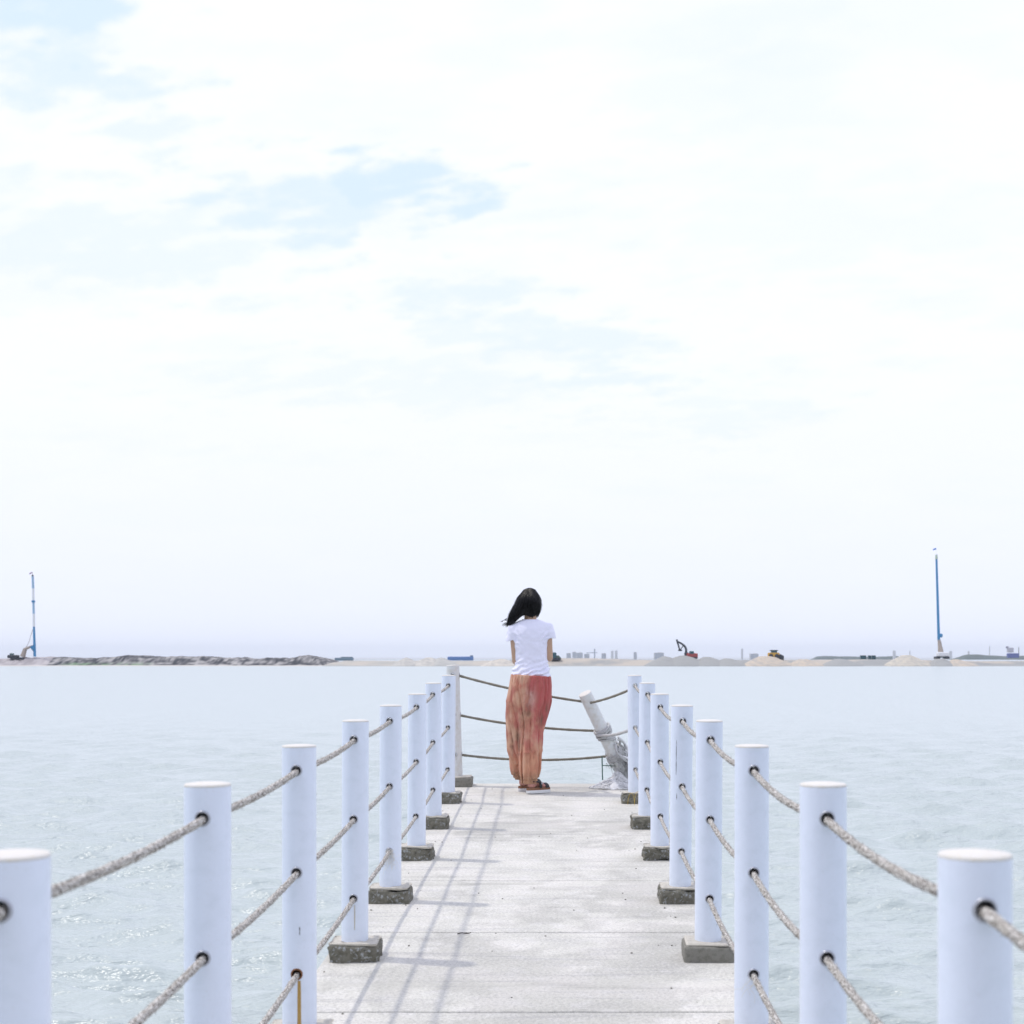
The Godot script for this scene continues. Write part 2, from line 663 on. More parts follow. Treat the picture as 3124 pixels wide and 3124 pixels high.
# ------------------------------------------------------------------ setting
func make_water() -> void:
	var rows := PackedFloat32Array([-400.0, -120.0, -30.0, 0.0, 3.0])
	var z := 3.0
	while z < 6500.0:
		z += 0.15 if z < 11.0 else clampf(z * z / 9000.0, 0.02, z * 0.05)
		rows.append(z)
	var ts := PackedFloat32Array()
	for k in range(-150, 151):
		ts.append(k / 150.0 * 0.46)
	for e in [0.5, 0.56, 0.65, 0.8, 1.0, 1.4, 2.0, 3.0, 5.0, 9.0, 20.0]:
		ts.append(e)
		ts.insert(0, -e)
	var waves := []
	var r := RandomNumberGenerator.new()
	r.seed = 77
	for k in 36:
		var wl := 0.16 * pow(18.0, k / 35.0)
		var dir := deg_to_rad(-80.0 + r.randfn(0.0, 19.0))
		var kk := TAU / wl
		waves.append([cos(dir) * kk, -sin(dir) * kk, wl * r.randf_range(0.0095, 0.020) * exp(-pow(log(wl / 0.50) / 1.35, 2.0)), r.randf() * TAU, wl])
	var mb := MB.new()
	var nt := ts.size()
	var last := z
	for a in rows.size():
		var zz := rows[a]
		var gap := 0.15 if zz < 11.0 else clampf(zz * zz / 9000.0, 0.02, zz * 0.05)
		var w := maxf(zz, 3.0) + 4.0
		var first := 0
		while first < waves.size() and waves[first][4] < gap * 2.0:
			first += 1
		for b in nt:
			var t := ts[b]
			var x := t * w
			var y := 0.0
			if zz > 2.0 and absf(t) < 0.7 and first < waves.size():
				# groups of higher and lower waves
				for q in range(first, waves.size()):
					var wv: Array = waves[q]
					y += wv[2] * sin(wv[0] * x + wv[1] * zz + wv[3]) * smoothstep(gap * 2.0, gap * 5.0, wv[4])
				y += 0.6 * y * absf(y) * 8.0
			mb.put(Vector3(x, y, -zz))
	for a in rows.size() - 1:
		for b in nt - 1:
			var p := a * nt + b
			mb.quad(p, p + nt, p + nt + 1, p + 1)
	var m := mat(lin(0.462, 0.524, 0.52), 0.28)
	m.metallic_specular = 0.32
	var n := FastNoiseLite.new()
	n.seed = 33
	n.frequency = 0.012
	n.noise_type = FastNoiseLite.TYPE_SIMPLEX_SMOOTH
	n.fractal_octaves = 5
	n.fractal_gain = 0.55
	var im := n.get_seamless_image(1024, 1024, false, false, 0.15, true)
	im.bump_map_to_normal_map(15.0)
	m.normal_enabled = true
	m.normal_texture = ImageTexture.create_from_image(im)
	m.normal_scale = 1.0
	m.uv1_triplanar = true
	m.uv1_world_triplanar = true
	m.uv1_scale = Vector3(0.11, 0.33, 0.33)
	structure("water", mb.mesh(), m, "pale milky green sea water with small ripples")


func make_pier() -> void:
	var pier := Node3D.new()
	pier.name = "pier"
	add_child(pier)
	pier.set_meta("kind", "structure")
	pier.set_meta("label", "narrow concrete pier of cast slabs running out over the water")
	var joints := [-14.0, -11.4, -8.8, -6.2, -3.8, -1.2, 0.2, 1.55, 2.85, 3.95, 5.19, 6.57, 7.98, 9.46, 10.63, 11.84, 12.66]
	var half := 0.838
	var nz := noise(41, 6.0, 3)
	var worn_n := noise(42, 0.75, 4)
	var worn_f := noise(43, 5.0, 4)
	var streak_n := noise(44, 1.2, 4)
	for k in joints.size() - 1:
		var z0: float = joints[k] + 0.0045
		var z1: float = joints[k + 1] - 0.0045
		var mb := MB.new()
		mb.colored = true
		var nx := 64
		# cross-sections from one end of the slab to the other; edges are rounded and slightly uneven
		var ring_of := func(zz: float, drop: float, inset: float) -> PackedVector3Array:
			var ring := PackedVector3Array()
			var y0 := deck(zz)
			for q in nx + 1:
				var x := lerpf(-half, half, float(q) / nx)
				var edge := 0.006 if q == 0 or q == nx else 0.0
				ring.append(Vector3(x, y0 - drop - edge + 0.0016 * nz.get_noise_2d(x * 0.6, zz * 0.6), -zz - inset * 0.7 * nz.get_noise_2d(x * 3.0, zz)))
			ring.append(Vector3(half + 0.004, y0 - 0.02, -zz))
			ring.append(Vector3(half, y0 - 0.16, -zz))
			ring.append(Vector3(-half, y0 - 0.16, -zz))
			ring.append(Vector3(-half - 0.004, y0 - 0.02, -zz))
			return ring
		var rings := [ring_of.call(z0, 0.05, 0.0), ring_of.call(z0 + 0.002, 0.004, 0.006)]
		for q in range(0, 29):
			rings.append(ring_of.call(lerpf(z0 + 0.009, z1 - 0.009, q / 28.0), 0.0, 0.0))
		rings.append(ring_of.call(z1 - 0.002, 0.004, 0.006))
		rings.append(ring_of.call(z1, 0.05, 0.0))
		mb.loft(rings)
		# worn grey areas with ragged outlines where the pale skin of the concrete has gone
		for q in mb.v.size():
			var p := mb.v[q]
			var worn := worn_n.get_noise_2d(p.x, p.z * 0.55) + 0.35 * worn_f.get_noise_2d(p.x, p.z) + worn_bias(-p.z, p.x)
			var f := lerpf(1.0, 0.85, smoothstep(-0.06, 0.10, worn))
			var dirt := smoothstep(0.30, 0.5, streak_n.get_noise_2d(p.x * 0.35, p.z * 5.0))
			f *= 1.0 - 0.16 * dirt
			mb.c[q] = Color(f, f, f)
		part("slab", mb.mesh(), M.deck, pier)
	for s in [-1.0, 1.0]:
		var mb := MB.new()
		mb.loft([quad_ring(s * 0.62, 0.11, deck(-1.1) - 0.162, 0.24, -1.1), quad_ring(s * 0.62, 0.11, deck(6.0) - 0.162, 0.24, 6.0), quad_ring(s * 0.62, 0.11, deck(12.5) - 0.162, 0.24, 12.5)])
		part("beam", mb.mesh(), M.block, pier)
		for zz in [0.6, 3.4, 6.2, 9.0, 11.9]:
			var q := MB.new()
			q.lathe([Vector2(0.12, -2.5), Vector2(0.12, deck(zz) - 0.39)], 20, Vector3(s * 0.62, 0, -zz))
			part("pile", q.mesh(), M.block, pier)


# the worn skin lies on the third and fourth slabs ahead, less by the posts
func worn_bias(z: float, x: float) -> float:
	return 0.22 * smoothstep(7.7, 6.9, z) - 0.30 * smoothstep(0.42, 0.72, absf(x)) - 0.12


func quad_ring(x: float, hw: float, top: float, tall: float, z: float) -> PackedVector3Array:
	return PackedVector3Array([Vector3(x - hw, top, -z), Vector3(x + hw, top, -z), Vector3(x + hw, top - tall, -z), Vector3(x - hw, top - tall, -z)])


# the shore from which the pier starts, behind the camera: a sea wall and a bank of dense green trees rising behind it
func make_shore() -> void:
	var n := noise(45, 0.12, 4)
	var f := noise(46, 0.9, 3)
	var mb := MB.new()
	mb.colored = true
	var prof := [[12.5, -1.0], [12.6, 1.7], [14.5, 1.74], [18.0, 1.9], [20.0, 2.6], [21.5, 7.0], [23.5, 10.0], [27.0, 11.5], [33.0, 12.0], [42.0, 11.0], [60.0, 8.0]]
	for a in prof.size():
		for b in 161:
			var x := lerpf(-150.0, 150.0, b / 160.0)
			var green: bool = a >= 4
			var y: float = prof[a][1] + (1.9 * n.get_noise_2d(x, a * 9.0) + 1.1 * f.get_noise_2d(x, a * 3.0) if green else 0.0)
			mb.col = Color(0.05, 0.075, 0.035).lerp(Color(0.10, 0.13, 0.06), clampf(0.5 + f.get_noise_2d(x * 2.0, a * 5.0), 0.0, 1.0)) if green else Color(0.36, 0.35, 0.33)
			mb.put(Vector3(x, y, prof[a][0] + (1.5 * n.get_noise_2d(x, 40.0 + a) if green else 0.0)))
	for a in prof.size() - 1:
		for b in 160:
			mb.quad(a * 161 + b, (a + 1) * 161 + b, (a + 1) * 161 + b + 1, a * 161 + b + 1)
	if (mb.v[mb.i[2]] - mb.v[mb.i[0]]).cross(mb.v[mb.i[1]] - mb.v[mb.i[0]]).z > 0.0:
		for k in range(0, mb.i.size(), 3):
			var t := mb.i[k + 1]
			mb.i[k + 1] = mb.i[k + 2]
			mb.i[k + 2] = t
	structure("shore", mb.mesh(), vmat(0.95), "wooded shore behind the camera where the pier begins")


func make_islands() -> void:
	# low sand island across the water: height and colour vary along it as in the photograph
	var deep := 600.0
	var n1 := noise(51, 0.022, 4)
	var n2 := noise(52, 0.09, 4)
	var n3 := noise(53, 0.35, 3)
	# ridge heights in metres along the photograph's width (pixels)
	var rocky := [[-700.0, 2.2], [0.0, 2.9], [70.0, 3.7], [180.0, 3.3], [260.0, 3.0], [345.0, 4.4], [410.0, 3.9], [450.0, 3.2], [510.0, 3.9], [590.0, 3.8], [640.0, 3.2], [690.0, 3.4], [730.0, 2.6], [800.0, 3.2], [860.0, 2.9], [905.0, 4.3], [960.0, 2.9], [990.0, 1.8], [1020.0, 0.4], [1050.0, -0.5]]
	var sandy := [[900.0, -0.6], [960.0, 0.6], [1050.0, 2.2], [1150.0, 2.0], [1300.0, 2.1], [1400.0, 2.0], [1500.0, 2.2], [1600.0, 2.6], [1700.0, 3.2], [1800.0, 3.1], [1900.0, 2.8], [2000.0, 2.4], [2100.0, 2.5], [2300.0, 2.4], [2500.0, 2.5], [2600.0, 2.5], [2700.0, 2.7], [2800.0, 2.5], [2950.0, 2.1], [3050.0, 1.9], [3150.0, 2.0], [3900.0, 2.0]]
	var world := func(px: float) -> float: return (px / 1.617 - 1043.0) / FOCAL * deep + EYE.x
	for which in 2:
		var prof: Array = rocky if which == 0 else sandy
		var x0: float = world.call(prof[0][0])
		var x1: float = world.call(prof[-1][0])
		var nx := int((x1 - x0) / 0.55)
		var zs := [0.0, 1.0, 2.0, 3.0, 4.2, 5.6, 7.0, 9.0, 11.0, 13.5, 16.0, 19.0, 23.0, 28.0, 34.0, 42.0, 60.0, 80.0]
		var mb := MB.new()
		mb.colored = true
		for a in zs.size():
			var dz: float = zs[a]
			for b in nx + 1:
				var x := lerpf(x0, x1, float(b) / nx)
				var px := ((x - EYE.x) / deep * FOCAL + 1043.0) * 1.617
				var ridge := table(prof, px + 18.0 * n2.get_noise_2d(x, 3.0))
				var rise := smoothstep(0.0, 1.0, clampf((dz - 2.5) / 13.0, 0.0, 1.0)) * (1.0 - smoothstep(45.0, 80.0, dz))
				var y := -0.5 + 0.55 * clampf(dz / 2.5, 0.0, 1.0) * (1.0 - smoothstep(60.0, 80.0, dz)) + rise * ridge
				var bump := n2.get_noise_2d(x, dz) * (1.5 if which == 0 else 0.5) + n3.get_noise_2d(x, dz) * (0.9 if which == 0 else 0.12)
				y += bump * rise * (0.55 if dz < 14.0 else 0.35)
				var e := clampf(minf(b, nx - b) / 20.0, 0.0, 1.0)
				y = lerpf(-0.6, y, e)
				var wob := 2.0 * n1.get_noise_2d(x, 50.0)
				var c: Color
				var t := n1.get_noise_2d(x * 1.3, dz * 3.0 + 9.0)
				var f := n3.get_noise_2d(x * 0.6, dz * 2.0 + y * 5.0)
				if which == 0:
					# dark rubble with patches of pale stone, weeds by the shore
					c = Color(0.05, 0.054, 0.062).lerp(Color(0.40, 0.39, 0.38), clampf(0.32 + 1.3 * f + 0.9 * n2.get_noise_2d(x * 0.7, dz * 2.0), 0.0, 1.0))
					if px < 130.0:
						c = c.lerp(Color(0.52, 0.48, 0.49), 0.55)
					var weed := clampf(1.0 - absf(y - 0.75) / 0.55, 0.0, 1.0) * smoothstep(0.0, 60.0, 160.0 - absf(px - 310.0)) * clampf(0.7 + 2.0 * f, 0.0, 1.0)
					c = c.lerp(Color(0.09, 0.22, 0.08), weed)
					if y < 0.35:
						c = Color(0.58, 0.56, 0.52)
				else:
					c = Color(0.47, 0.43, 0.37).lerp(Color(0.31, 0.32, 0.31), clampf(0.5 + 2.2 * t + 0.5 * f, 0.0, 1.0))
					if px < 1500.0 and px > 900.0:
						c = c.lerp(Color(0.48, 0.46, 0.41), 0.5)
					if y < 0.3:
						c = c.lerp(Color(0.36, 0.37, 0.36), 0.6)
				mb.col = c
				mb.put(Vector3(x, y, -deep - dz + wob))
		for a in zs.size() - 1:
			for b in nx:
				var p := a * (nx + 1) + b
				mb.quad(p, p + nx + 1, p + nx + 2, p + 1)
		structure("rocky_spit" if which == 0 else "sand_island", mb.mesh(), vmat(0.95), "low spit of dark rubble and weeds across the water" if which == 0 else "low island of pale dredged sand across the water")

	# heaps of dredged sand: [x of the top, y of the top, left foot, right foot, flat top half width, material, label]
	var grey_c := Color(0.33, 0.34, 0.33)
	var pale_c := Color(0.54, 0.47, 0.38)
	var heaps := [
		[2026.0, 2001.0, 1960.0, 2110.0, 4.0, grey_c, "pointed grey heap left of the excavator"],
		[2085.0, 1999.0, 2010.0, 2180.0, 14.0, grey_c, "broad grey heap under the excavator"],
		[2158.0, 2004.0, 2090.0, 2230.0, 16.0, grey_c, "low grey heap just right of the excavator"],
		[2215.0, 2008.0, 2160.0, 2290.0, 8.0, grey_c, "smaller grey heap between excavator and loader"],
		[2335.0, 2001.0, 2255.0, 2440.0, 22.0, pale_c, "cream sand heap under the yellow loader"],
		[2452.0, 2011.0, 2390.0, 2520.0, 14.0, pale_c, "low cream heap right of the loader"],
		[2560.0, 2010.0, 2500.0, 2640.0, 22.0, grey_c, "long low grey heap left of the dark tanks"],
		[2765.0, 1998.0, 2690.0, 2850.0, 18.0, Color(0.55, 0.51, 0.43), "tall sand heap left of the tall blue mast"],
		[2868.0, 2009.5, 2820.0, 2925.0, 20.0, grey_c, "flat grey mound beneath the blue mast's rig"],
		[2915.0, 2011.0, 2870.0, 2990.0, 10.0, pale_c, "small cream heap right of the blue mast"],
		[1345.0, 2007.0, 1290.0, 1410.0, 6.0, Color(0.46, 0.46, 0.43), "pale grey heap left of the blue barge"],
		[1310.0, 2005.0, 1240.0, 1370.0, 8.0, Color(0.55, 0.53, 0.48), "cream heap farthest left on the sand island"],
		[1240.0, 2006.0, 1190.0, 1300.0, 6.0, Color(0.50, 0.49, 0.45), "soft beige heap near the end of the rubble spit"],
		[1530.0, 2010.0, 1460.0, 1590.0, 16.0, Color(0.58, 0.54, 0.47), "low cream heap behind the woman's left side"],
	]
	for hp in heaps:
		var d := 606.0
		var top := seen(hp[0], hp[1], d)
		var lft := seen(hp[2], 2030.0, d).x
		var rgt := seen(hp[3], 2030.0, d).x
		var flat: float = hp[4] / 1.617 / FOCAL * d * 0.5
		var mb := MB.new()
		mb.colored = true
		var n := noise(int(hp[0]), 0.25, 4)
		var rings := 14
		var sides := 48
		for a in rings + 1:
			var f := float(a) / rings
			for b in sides:
				var an := TAU * b / sides
				var reach: float = lerpf(rgt - top.x, top.x - lft, 0.5 - 0.5 * cos(an))
				var rr := lerpf(flat, reach, f) if a > 0 else 0.0
				var p := Vector3(top.x + cos(an) * rr, 0, -d - sin(an) * lerpf(flat, 9.0, f) * (1.0 if a > 0 else 0.0))
				var hgt := top.y * (1.0 - pow(f, 1.15)) if a > 0 else top.y
				p.y = hgt + n.get_noise_3d(p.x, hgt, p.z) * 0.5 * sin(PI * minf(f + 0.15, 1.0)) - (0.4 if a == rings else 0.0)
				var c: Color = hp[5]
				c = c.lerp(Color(0.34, 0.345, 0.33), clampf(0.25 + 1.1 * n.get_noise_3d(p.x * 2.0, p.y * 5.0, p.z), 0.0, 0.6))
				mb.col = c
				mb.put(p)
		for a in rings:
			for b in sides:
				mb.quad(a * sides + b, a * sides + (b + 1) % sides, (a + 1) * sides + (b + 1) % sides, (a + 1) * sides + b)
		mb.outward(0)
		var o := thing("sand_heap", hp[6], "sand heap", "heaps of dredged sand on the island")
		part("heap", mb.mesh(), vmat(0.95), o)


func make_horizon() -> void:
	# low far coast, drawn pale by the haze
	var n := noise(61, 0.003, 4)
	for run in [[2480.0, 2760.0, 6000.0, 12.0], [2900.0, 3900.0, 5200.0, 15.0]]:
		var d: float = run[2]
		var x0 := seen(run[0], 2000.0, d).x
		var x1 := seen(run[1], 2000.0, d).x
		var mb := MB.new()
		var k := 160
		for b in k + 1:
			var x := lerpf(x0, x1, float(b) / k)
			var y: float = run[3] * (1.0 + 0.55 * n.get_noise_2d(x, d)) * smoothstep(0.0, 0.06, minf(float(b) / k, 1.0 - float(b) / k))
			mb.put(Vector3(x, -1.0, -d + 6.0))
			mb.put(Vector3(x, y * 0.8, -d))
			mb.put(Vector3(x, y, -d - 30.0))
			mb.put(Vector3(x, -1.0, -d - 160.0))
		for b in k:
			for q in 3:
				mb.quad(b * 4 + q, b * 4 + q + 1, b * 4 + q + 5, b * 4 + q + 4)
		mb.outward(0)
		structure("far_coast", mb.mesh(), mat(lin(0.13, 0.15, 0.12), 0.95), "low hazy coast far across the water")
	# towers of the far city: [x, top y, width] in photograph pixels
	var m := mat(lin(0.60, 0.59, 0.57), 0.9)
	var glassy := mat(lin(0.28, 0.30, 0.32), 0.5)
	var spots := [[1735.0, 1992.0, 14.0], [1752.0, 1988.0, 12.0], [1768.0, 1990.0, 20.0], [1790.0, 1994.0, 16.0], [1842.0, 1992.0, 14.0],
		[1868.0, 1985.0, 8.0], [1880.0, 1984.0, 8.0], [1938.0, 1989.0, 10.0], [2010.0, 1990.0, 30.0], [2264.0, 1978.0, 6.0], [2300.0, 1993.0, 26.0], 
		[2728.0, 1984.0, 8.0], [2776.0, 1984.0, 3.0], [2900.0, 1986.0, 8.0], [2955.0, 1986.0, 5.0], [3019.0, 1970.0, 2.5], [3108.0, 1974.0, 2.5]]
	for s in spots:
		var d := 6000.0 + rng.randf_range(-300.0, 300.0)
		var top := seen(s[0], s[1], d)
		var wide: float = s[2] / 1.617 / FOCAL * d
		var o := thing("far_tower_block", "faint hazy tower block of the far city on the horizon", "building", "hazy city buildings on the horizon", Vector3(top.x, 0.0, -d))
		var mb := MB.new()
		mb.box(Vector3(0, top.y * 0.48, 0), Vector3(wide, top.y * 0.96, wide * 0.8), wide * 0.02)
		part("wall", mb.mesh(), m, o)
		mb = MB.new()
		mb.box(Vector3(wide * 0.1, top.y * 0.983, 0), Vector3(wide * 0.4, top.y * 0.046, wide * 0.4), 0.0)
		part("roof_room", mb.mesh(), m, o)
		if wide > 12.0:
			for k in 6:
				mb = MB.new()
				mb.box(Vector3(0, top.y * (0.12 + k * 0.14), wide * 0.4 + 0.2), Vector3(wide * 0.86, top.y * 0.06, 0.3), 0.0)
				part("window_band", mb.mesh(), glassy, o)


# ------------------------------------------------------------------ railing
var shaft_mesh: ArrayMesh


# tube of the posts with three round holes bored through
func post_mesh() -> ArrayMesh:
	if shaft_mesh:
		return shaft_mesh
	var R := 0.054
	var half := 0.0225
	var hole := 0.0145
	var angs := []
	for f in 2:
		for k in 6:
			angs.append(f * PI + (k / 3.0 - 1.0) * half / R)
		for k in 16:
			angs.append(f * PI + half / R + (PI - 2.0 * half / R) * k / 16.0)
	var ys := [0.0]
	for k in [2, 1, 0]:
		for q in 7:
			ys.append(HOLES[k] + (q / 3.0 - 1.0) * half)
	ys.append(0.884)
	var v := PackedVector3Array()
	var n := PackedVector3Array()
	var idx := PackedInt32Array()
	var na := angs.size()
	var add := func(p: Vector3, nn: Vector3) -> int:
		v.append(p)
		n.append(nn)
		return v.size() - 1
	var face := func(q: Array) -> void:
		# clockwise seen from outside
		var w := (v[q[2]] - v[q[0]]).cross(v[q[1]] - v[q[0]])
		var out := w.dot(n[q[0]] + n[q[1]] + n[q[2]]) > 0.0
		for t in [[0, 1, 2], [0, 2, 3]]:
			idx.append(q[t[0]])
			idx.append(q[t[1 if out else 2]])
			idx.append(q[t[2 if out else 1]])
	for y in ys:
		for a in angs:
			add.call(Vector3(sin(a) * R, y, cos(a) * R), Vector3(sin(a), 0, cos(a)))
	for r in ys.size() - 1:
		var in_row := r >= 1 and (r - 1) % 7 < 6
		for c in na:
			if in_row and (c % 22) < 6:
				continue
			var c2 := (c + 1) % na
			face.call([r * na + c, r * na + c2, (r + 1) * na + c2, (r + 1) * na + c])
	for k in 3:
		var tunnel := []
		for f in 2:
			var rim := []
			var outer := []
			for q in 24:
				# walk round the square patch
				var e: int = q / 6
				var t := (q % 6) / 3.0 - 1.0
				var sq: Vector2 = [Vector2(t, -1), Vector2(1, t), Vector2(-t, 1), Vector2(-1, -t)][e]
				var an := f * PI + sq.x * half / R
				outer.append(add.call(Vector3(sin(an) * R, HOLES[k] + sq.y * half, cos(an) * R), Vector3(sin(an), 0, cos(an))))
				var dir := sq.normalized() * hole
				var off := asin(dir.x / R)
				an = f * PI + off
				rim.append(add.call(Vector3(sin(an) * R, HOLES[k] + dir.y, cos(an) * R), Vector3(sin(an), 0, cos(an))))
			for q in 24:
				face.call([outer[q], outer[(q + 1) % 24], rim[(q + 1) % 24], rim[q]])
			tunnel.append(rim)
		var inner := [[], []]
		for f in 2:
			for q in 24:
				var p: Vector3 = v[tunnel[f][q]]
				inner[f].append(add.call(p, Vector3(-p.x, HOLES[k] - p.y, 0).normalized()))
		for q in 24:
			# the far rim runs the other way round in x
			var opp := func(z: int) -> int:
				var best := 0
				var far := 9.0
				for w in 24:
					var g: float = absf(v[inner[1][w]].x - v[inner[0][z]].x) + absf(v[inner[1][w]].y - v[inner[0][z]].y)
					if g < far:
						far = g
						best = w
				return best
			face.call([inner[0][q], inner[0][(q + 1) % 24], inner[1][opp.call((q + 1) % 24)], inner[1][opp.call(q)]])
	# closed ends
	for e in [[0.0, -1.0], [0.884, 1.0]]:
		var o: int = add.call(Vector3(0, e[0], 0), Vector3(0, e[1], 0))
		for c in na:
			var a0: int = add.call(Vector3(sin(angs[c]) * R, e[0], cos(angs[c]) * R), Vector3(0, e[1], 0))
			var c2 := (c + 1) % na
			var a1: int = add.call(Vector3(sin(angs[c2]) * R, e[0], cos(angs[c2]) * R), Vector3(0, e[1], 0))
			face.call([o, a0, a1, a1])
	var arr := []
	arr.resize(Mesh.ARRAY_MAX)
	arr[Mesh.ARRAY_VERTEX] = v
	arr[Mesh.ARRAY_NORMAL] = n
	arr[Mesh.ARRAY_INDEX] = idx
	shaft_mesh = ArrayMesh.new()
	shaft_mesh.add_surface_from_arrays(Mesh.PRIMITIVE_TRIANGLES, arr)
	return shaft_mesh


const HOLES := [0.814, 0.494, 0.176]


# metal eyelet pressed into the post round a hole, shaped to the post's curve
func eyelet_mesh() -> ArrayMesh:
	var mb := MB.new()
	var rings := []
	for p in [[0.0140, -0.030], [0.0136, -0.004], [0.0140, 0.0028], [0.0154, 0.0036], [0.0172, 0.0030], [0.0186, 0.0012], [0.0190, -0.0005]]:
		var ring := PackedVector3Array()
		for s in 28:
			var a := TAU * s / 28
			var x: float = p[0] * cos(a)
			ring.append(Vector3(x, p[0] * sin(a), sqrt(0.054 * 0.054 - x * x) + p[1]))
		rings.append(ring)
	mb.loft(rings, false, false)
	return mb.mesh()


func rough_block(size: Vector3, sd: int, amount: float) -> ArrayMesh:
	var mb := MB.new()
	var n := noise(sd, 14.0, 4)
	var big := noise(sd + 7, 5.0, 2)
	var res := 14
	for f in 6:
		var ax := f % 3
		var s := 1.0 if f < 3 else -1.0
		var first := mb.v.size()
		var from := mb.i.size()
		for a in res + 1:
			for b in res + 1:
				var q := Vector3.ZERO
				q[ax] = s
				q[(ax + 1) % 3] = a * 2.0 / res - 1.0
				q[(ax + 2) % 3] = b * 2.0 / res - 1.0
				# rounded corners, then chips and bumps
				var h := size * 0.5
				var p := q * h
				var core := p.clamp(-h + Vector3.ONE * 0.014, h - Vector3.ONE * 0.014)
				var out := (p - core).normalized()
				p = core + out * 0.014
				p += out * (n.get_noise_3dv(p * 1.0) * amount + minf(0.0, big.get_noise_3dv(p) + 0.12) * amount * 3.0)
				mb.put(p + Vector3(0, size.y * 0.5, 0))
		for a in res:
			for b in res:
				var w := first + a * (res + 1) + b
				mb.quad(w, w + 1, w + res + 2, w + res + 1)
		# face away from the block's middle
		var t := mb.i[from]
		var nn := (mb.v[mb.i[from + 1]] - mb.v[t]).cross(mb.v[mb.i[from + 2]] - mb.v[t])
		var mid := mb.v[first + (res / 2) * (res + 1) + res / 2] - Vector3(0, size.y * 0.5, 0)
		if nn.dot(mid) > 0.0:
			for k in range(from, mb.i.size(), 3):
				var w := mb.i[k + 1]
				mb.i[k + 1] = mb.i[k + 2]
				mb.i[k + 2] = w
	return mb.mesh()


var posts := {}


